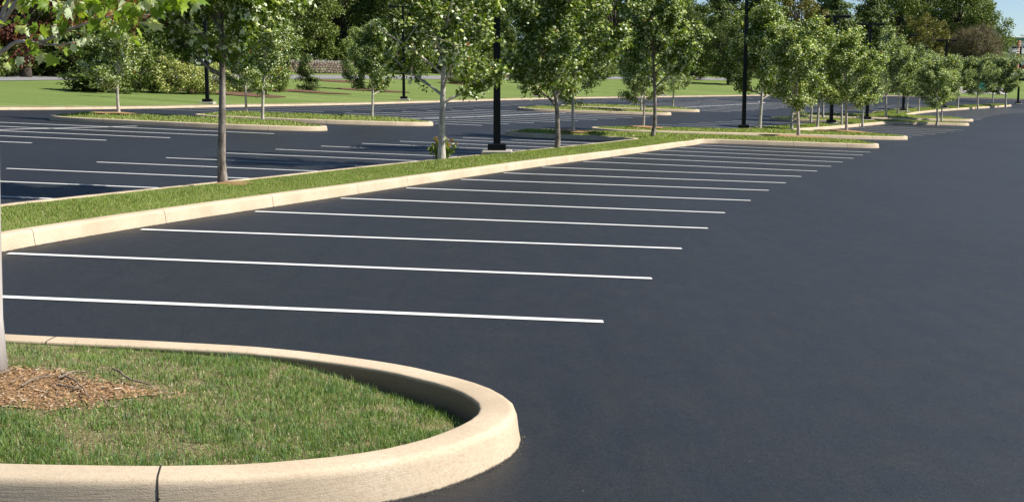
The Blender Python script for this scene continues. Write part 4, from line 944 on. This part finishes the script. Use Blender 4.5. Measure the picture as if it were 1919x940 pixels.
for px in range(-30, 330, 36):
    bgput('shrub', px, 23+(px % 5), 1.3, 1.1+.1*(px % 3), 'dark undergrowth bush along the far side of the left road', rz=px, cat='bush', group='undergrowth bushes behind the road')
for px in range(660, 1350, 58):
    bgput('shrub', px, 32+(px % 4), 1.6, 1.5, 'dark undergrowth bush at the foot of the middle wood', rz=px, cat='bush', group='undergrowth bushes at the foot of the middle wood')
for px in range(1440, 1790, 46):
    bgput('shrub', px, 31+(px % 4), 1.8, 1.7, 'dark undergrowth bush at the foot of the right wood', rz=px, cat='bush', group='undergrowth bushes at the foot of the right wood')
# two slim young trees on the lawn bed
for px, D, lb in ((667, 10, 'slim young tree on the lawn bark bed left of the lawn lamp post'), (1010, 16, 'slim young tree on the lawn behind the dense low-branched maple')):
    x, y, z = ringpt(px, D); o = copy_tree(protos['d']); o.location = (x, y, z); o.scale = (.8, .8, .95); tag(o, lb, 'tree', 'slim young trees on the lawn')

def lawn_bed(px, D, rx, ry, label):
    x, y, z = ringpt(px, D); a = np.linspace(0, 2*PI, 26, endpoint=False); k = 1+.15*np.sin(2*a+px)+.08*np.sin(5*a)
    P = [(x+rx*q*math.cos(t), y+ry*q*math.sin(t)) for q, t in zip(k, a)]
    def zf(V): return groundv(V)+.04+.12*np.clip(1-np.hypot((V[:, 0]-x)/rx, (V[:, 1]-y)/ry), 0, 1)
    tag(poly_sheet('mulch_bed', P, zf, M['bedmulch'], .8), label, 'mulch bed')
lawn_bed(430, 7.5, 3.4, 2.2, 'dark bark bed under the shrubs behind the left maples'); lawn_bed(560, 9.0, 3.2, 1.6, 'dark bark bed round the small spruce'); lawn_bed(698, 9, 2.6, 1.8, 'dark bark bed on the lawn left of the lawn lamp post')
lawn_bed(640, 19, 2.8, 1.6, 'bark bed at the back of the lawn below the stone wall'); lawn_bed(885, 15.5, 2.7, 2.2, 'dark bark bed under the pair of rounded evergreens'); lawn_bed(985, 25.5, 5.5, 2.6, 'long bark bed behind the near lamp post')

# small lantern standing in the shrubs
x, y, z = ringpt(899, 26); root = empty('garden_lantern', (x, y, z)); tag(root, 'small white garden lantern on a post above the rounded evergreen shrubs', 'lantern')
m = MB(); m.tube([(0, 0, -.1), (0, 0, 1.9)], [.05, .04], 8); m.build('post', M['foot'], root)
m = MB(); m.box(0, 0, 2.12, .34, .34, .42, .03); m.build('lantern_box', m_plain('lantern_white', (.75, .78, .8), .5), root)
m = MB(); m.tube([(0, 0, 2.34), (0, 0, 2.62)], [.30, .02], 4); m.build('cap', m_plain('lantern_cap', (.3, .33, .38), .5), root)
# stone wall
xw0, yw0, zw0 = ringpt(540, 31.5); xw1, yw1, zw1 = ringpt(690, 31.5)
root = empty('stone_wall', (xw0, yw0, zw0)); tag(root, 'low fieldstone wall with upright coping stones beyond the road', 'stone wall')
m = MB(); mc = MB(); nseg = 40; rr = random.Random(6)
dv = Vector((xw1-xw0, yw1-yw0, zw1-zw0)); L_ = dv.length; u = dv/L_; nr = Vector((-u.y, u.x, 0)).normalized()
for i in range(int(L_/.42)):
    for rw in range(4):
        c = u*(i*.42+.21+(.2 if rw % 2 else 0))+Vector((0, 0, .16+rw*.25)); s = (.39+rr.uniform(-.04, .02), .45+rr.uniform(-.05, .05), .235)
        mm = MB(); mm.box(0, 0, 0, s[0], s[1], s[2], .03); ang = math.atan2(u.y, u.x)
        m.add([(c.x+v[0]*math.cos(ang)-v[1]*math.sin(ang), c.y+v[0]*math.sin(ang)+v[1]*math.cos(ang), c.z+v[2]) for v in mm.v], mm.f)
for i in range(int(L_/.24)):
    c = u*(i*.24+.12)+Vector((0, 0, 1.04+.1)); mm = MB(); hgt = .26+rr.uniform(-.06, .08); mm.box(0, 0, hgt/2-.1, .17, .4, hgt, .04); ang = math.atan2(u.y, u.x)
    mc.add([(c.x+v[0]*math.cos(ang)-v[1]*math.sin(ang), c.y+v[0]*math.sin(ang)+v[1]*math.cos(ang), c.z-.02+v[2]) for v in mm.v], mm.f)
m.build('wall', M['wall'], root); mc.build('coping', m_plain('coping_stone', (.42, .37, .31), .9, .2, 0, .2), root)

# building at the right edge
white = m_plain('white_panel', (.8, .8, .78), .6, .3, 0, .05); glass = m_plain('window_glass', (.30, .37, .42), .25, .6, 0, .1); teal = m_plain('teal_fascia', (.10, .25, .24), .6, .3); pink = m_plain('pink_column', (.80, .33, .30), .7, .2); brick = m_plain('brick_plinth', (.35, .14, .08), .9, .1, 0, .2)
dark = m_plain('dark_interior', (.02, .022, .025), .8, .2)
yb = 205.; xb = col(1887, yb)[0]; zb = 3.3
root = empty('office_building', (xb, yb, zb), math.radians(24)); tag(root, 'white two-storey building with teal fascia and pink column at the right edge', 'building')
m = MB(); m.box(15, 6, 2.35, 30, 12, 4.7); m.build('wall', white, root)
m = MB(); m.box(15, -.10, .35, 30.1, .3, .9); m.build('brick_plinth', brick, root)
m = MB(); m.box(15, 5.6, 4.95, 31, 13, .5, .03); m.build('fascia', teal, root)
m = MB(); m.box(15, 5.5, 5.27, 31.4, 13.4, .12, .02); m.build('roof_edge', white, root)
for i in range(9):
    for z_, h_ in ((1.75, .95), (3.75, .9)):
        m = MB(); m.box(1.9+i*3.2, -.06, z_, 2.8, .08, h_); f_ = m.build('window', glass, root)
        m = MB(); 
        for q in (-1.4, 0, 1.4): m.box(1.9+i*3.2+q, -.11, z_, .16, .06, h_+.1)
        m.box(1.9+i*3.2, -.11, z_+h_/2+.05, 2.9, .06, .16); m.box(1.9+i*3.2, -.11, z_-h_/2-.05, 2.9, .06, .16); m.build('window_frame', white, f_)
m = MB(); m.box(15, -.9, 2.75, 30, 1.6, .14, .01); m.build('balcony', white, root)
m = MB()
for z_ in (3.15, 3.5): m.box(15, -1.65, z_, 30, .05, .14)
for i in range(21): m.box(.1+i*1.49, -1.65, 3.15, .06, .05, .8)
m.build('railing', white, root)
for i, xx in enumerate((.9, 6.4, 12, 18, 24)):
    m = MB(); m.box(xx, -1.3, 2.35, .42 if i else .5, .4, 4.7, .02); m.build('column', pink if i == 0 else white, root)

# pad and teal bin beyond the far drive
xp, yp = col(1822, 168.); zp = ground(xp, yp)
pp = [col(1778, 163), col(1890, 163), col(1880, 178), col(1785, 176)]
struct(poly_sheet('concrete_pad', pp, lambda V: groundv(V)+.05, m_plain('pad_concrete', (.52, .49, .45), .9, .2), 3.))
xp, yp = col(1836, 165.); zp = ground(xp, yp)+.05
root = empty('dumpster', (xp, yp, zp), .15); tag(root, 'teal green waste bin with sloped lid standing on the pale concrete pad', 'dumpster')
tl = m_plain('teal_paint', (.02, .30, .22), .5, .4); m = MB()
m.add([(-1., -.6, .12), (1., -.6, .12), (1., .6, .12), (-1., .6, .12), (-1.1, -.75, 1.0), (1.1, -.75, 1.0), (1.1, .75, 1.3), (-1.1, .75, 1.3)], [(3, 2, 1, 0), (4, 5, 6, 7), (0, 1, 5, 4), (1, 2, 6, 5), (2, 3, 7, 6), (3, 0, 4, 7)]); m.build('body', tl, root)
m = MB(); m.add([(-1.14, -.8, 1.02), (1.14, -.8, 1.02), (1.14, .8, 1.34), (-1.14, .8, 1.34), (-1.14, -.8, 1.08), (1.14, -.8, 1.08), (1.14, .8, 1.40), (-1.14, .8, 1.40)], [(3, 2, 1, 0), (4, 5, 6, 7), (0, 1, 5, 4), (1, 2, 6, 5), (2, 3, 7, 6), (3, 0, 4, 7)]); m.build('lid', tl, root)
for s in (-1, 1):
    m = MB(); m.box(s*1.12, -.05, .75, .12, 1.0, .14, .01); m.build('fork_pocket', tl, root)
    for q in (-1, 1): m = MB(); m.tube([(s*.8-.03, q*.45, .07), (s*.8+.03, q*.45, .07)], [.07, .07], 10); m.build('wheel', M['black'], root)

for o in bpy.data.objects:
    if o.type == 'MESH': pass
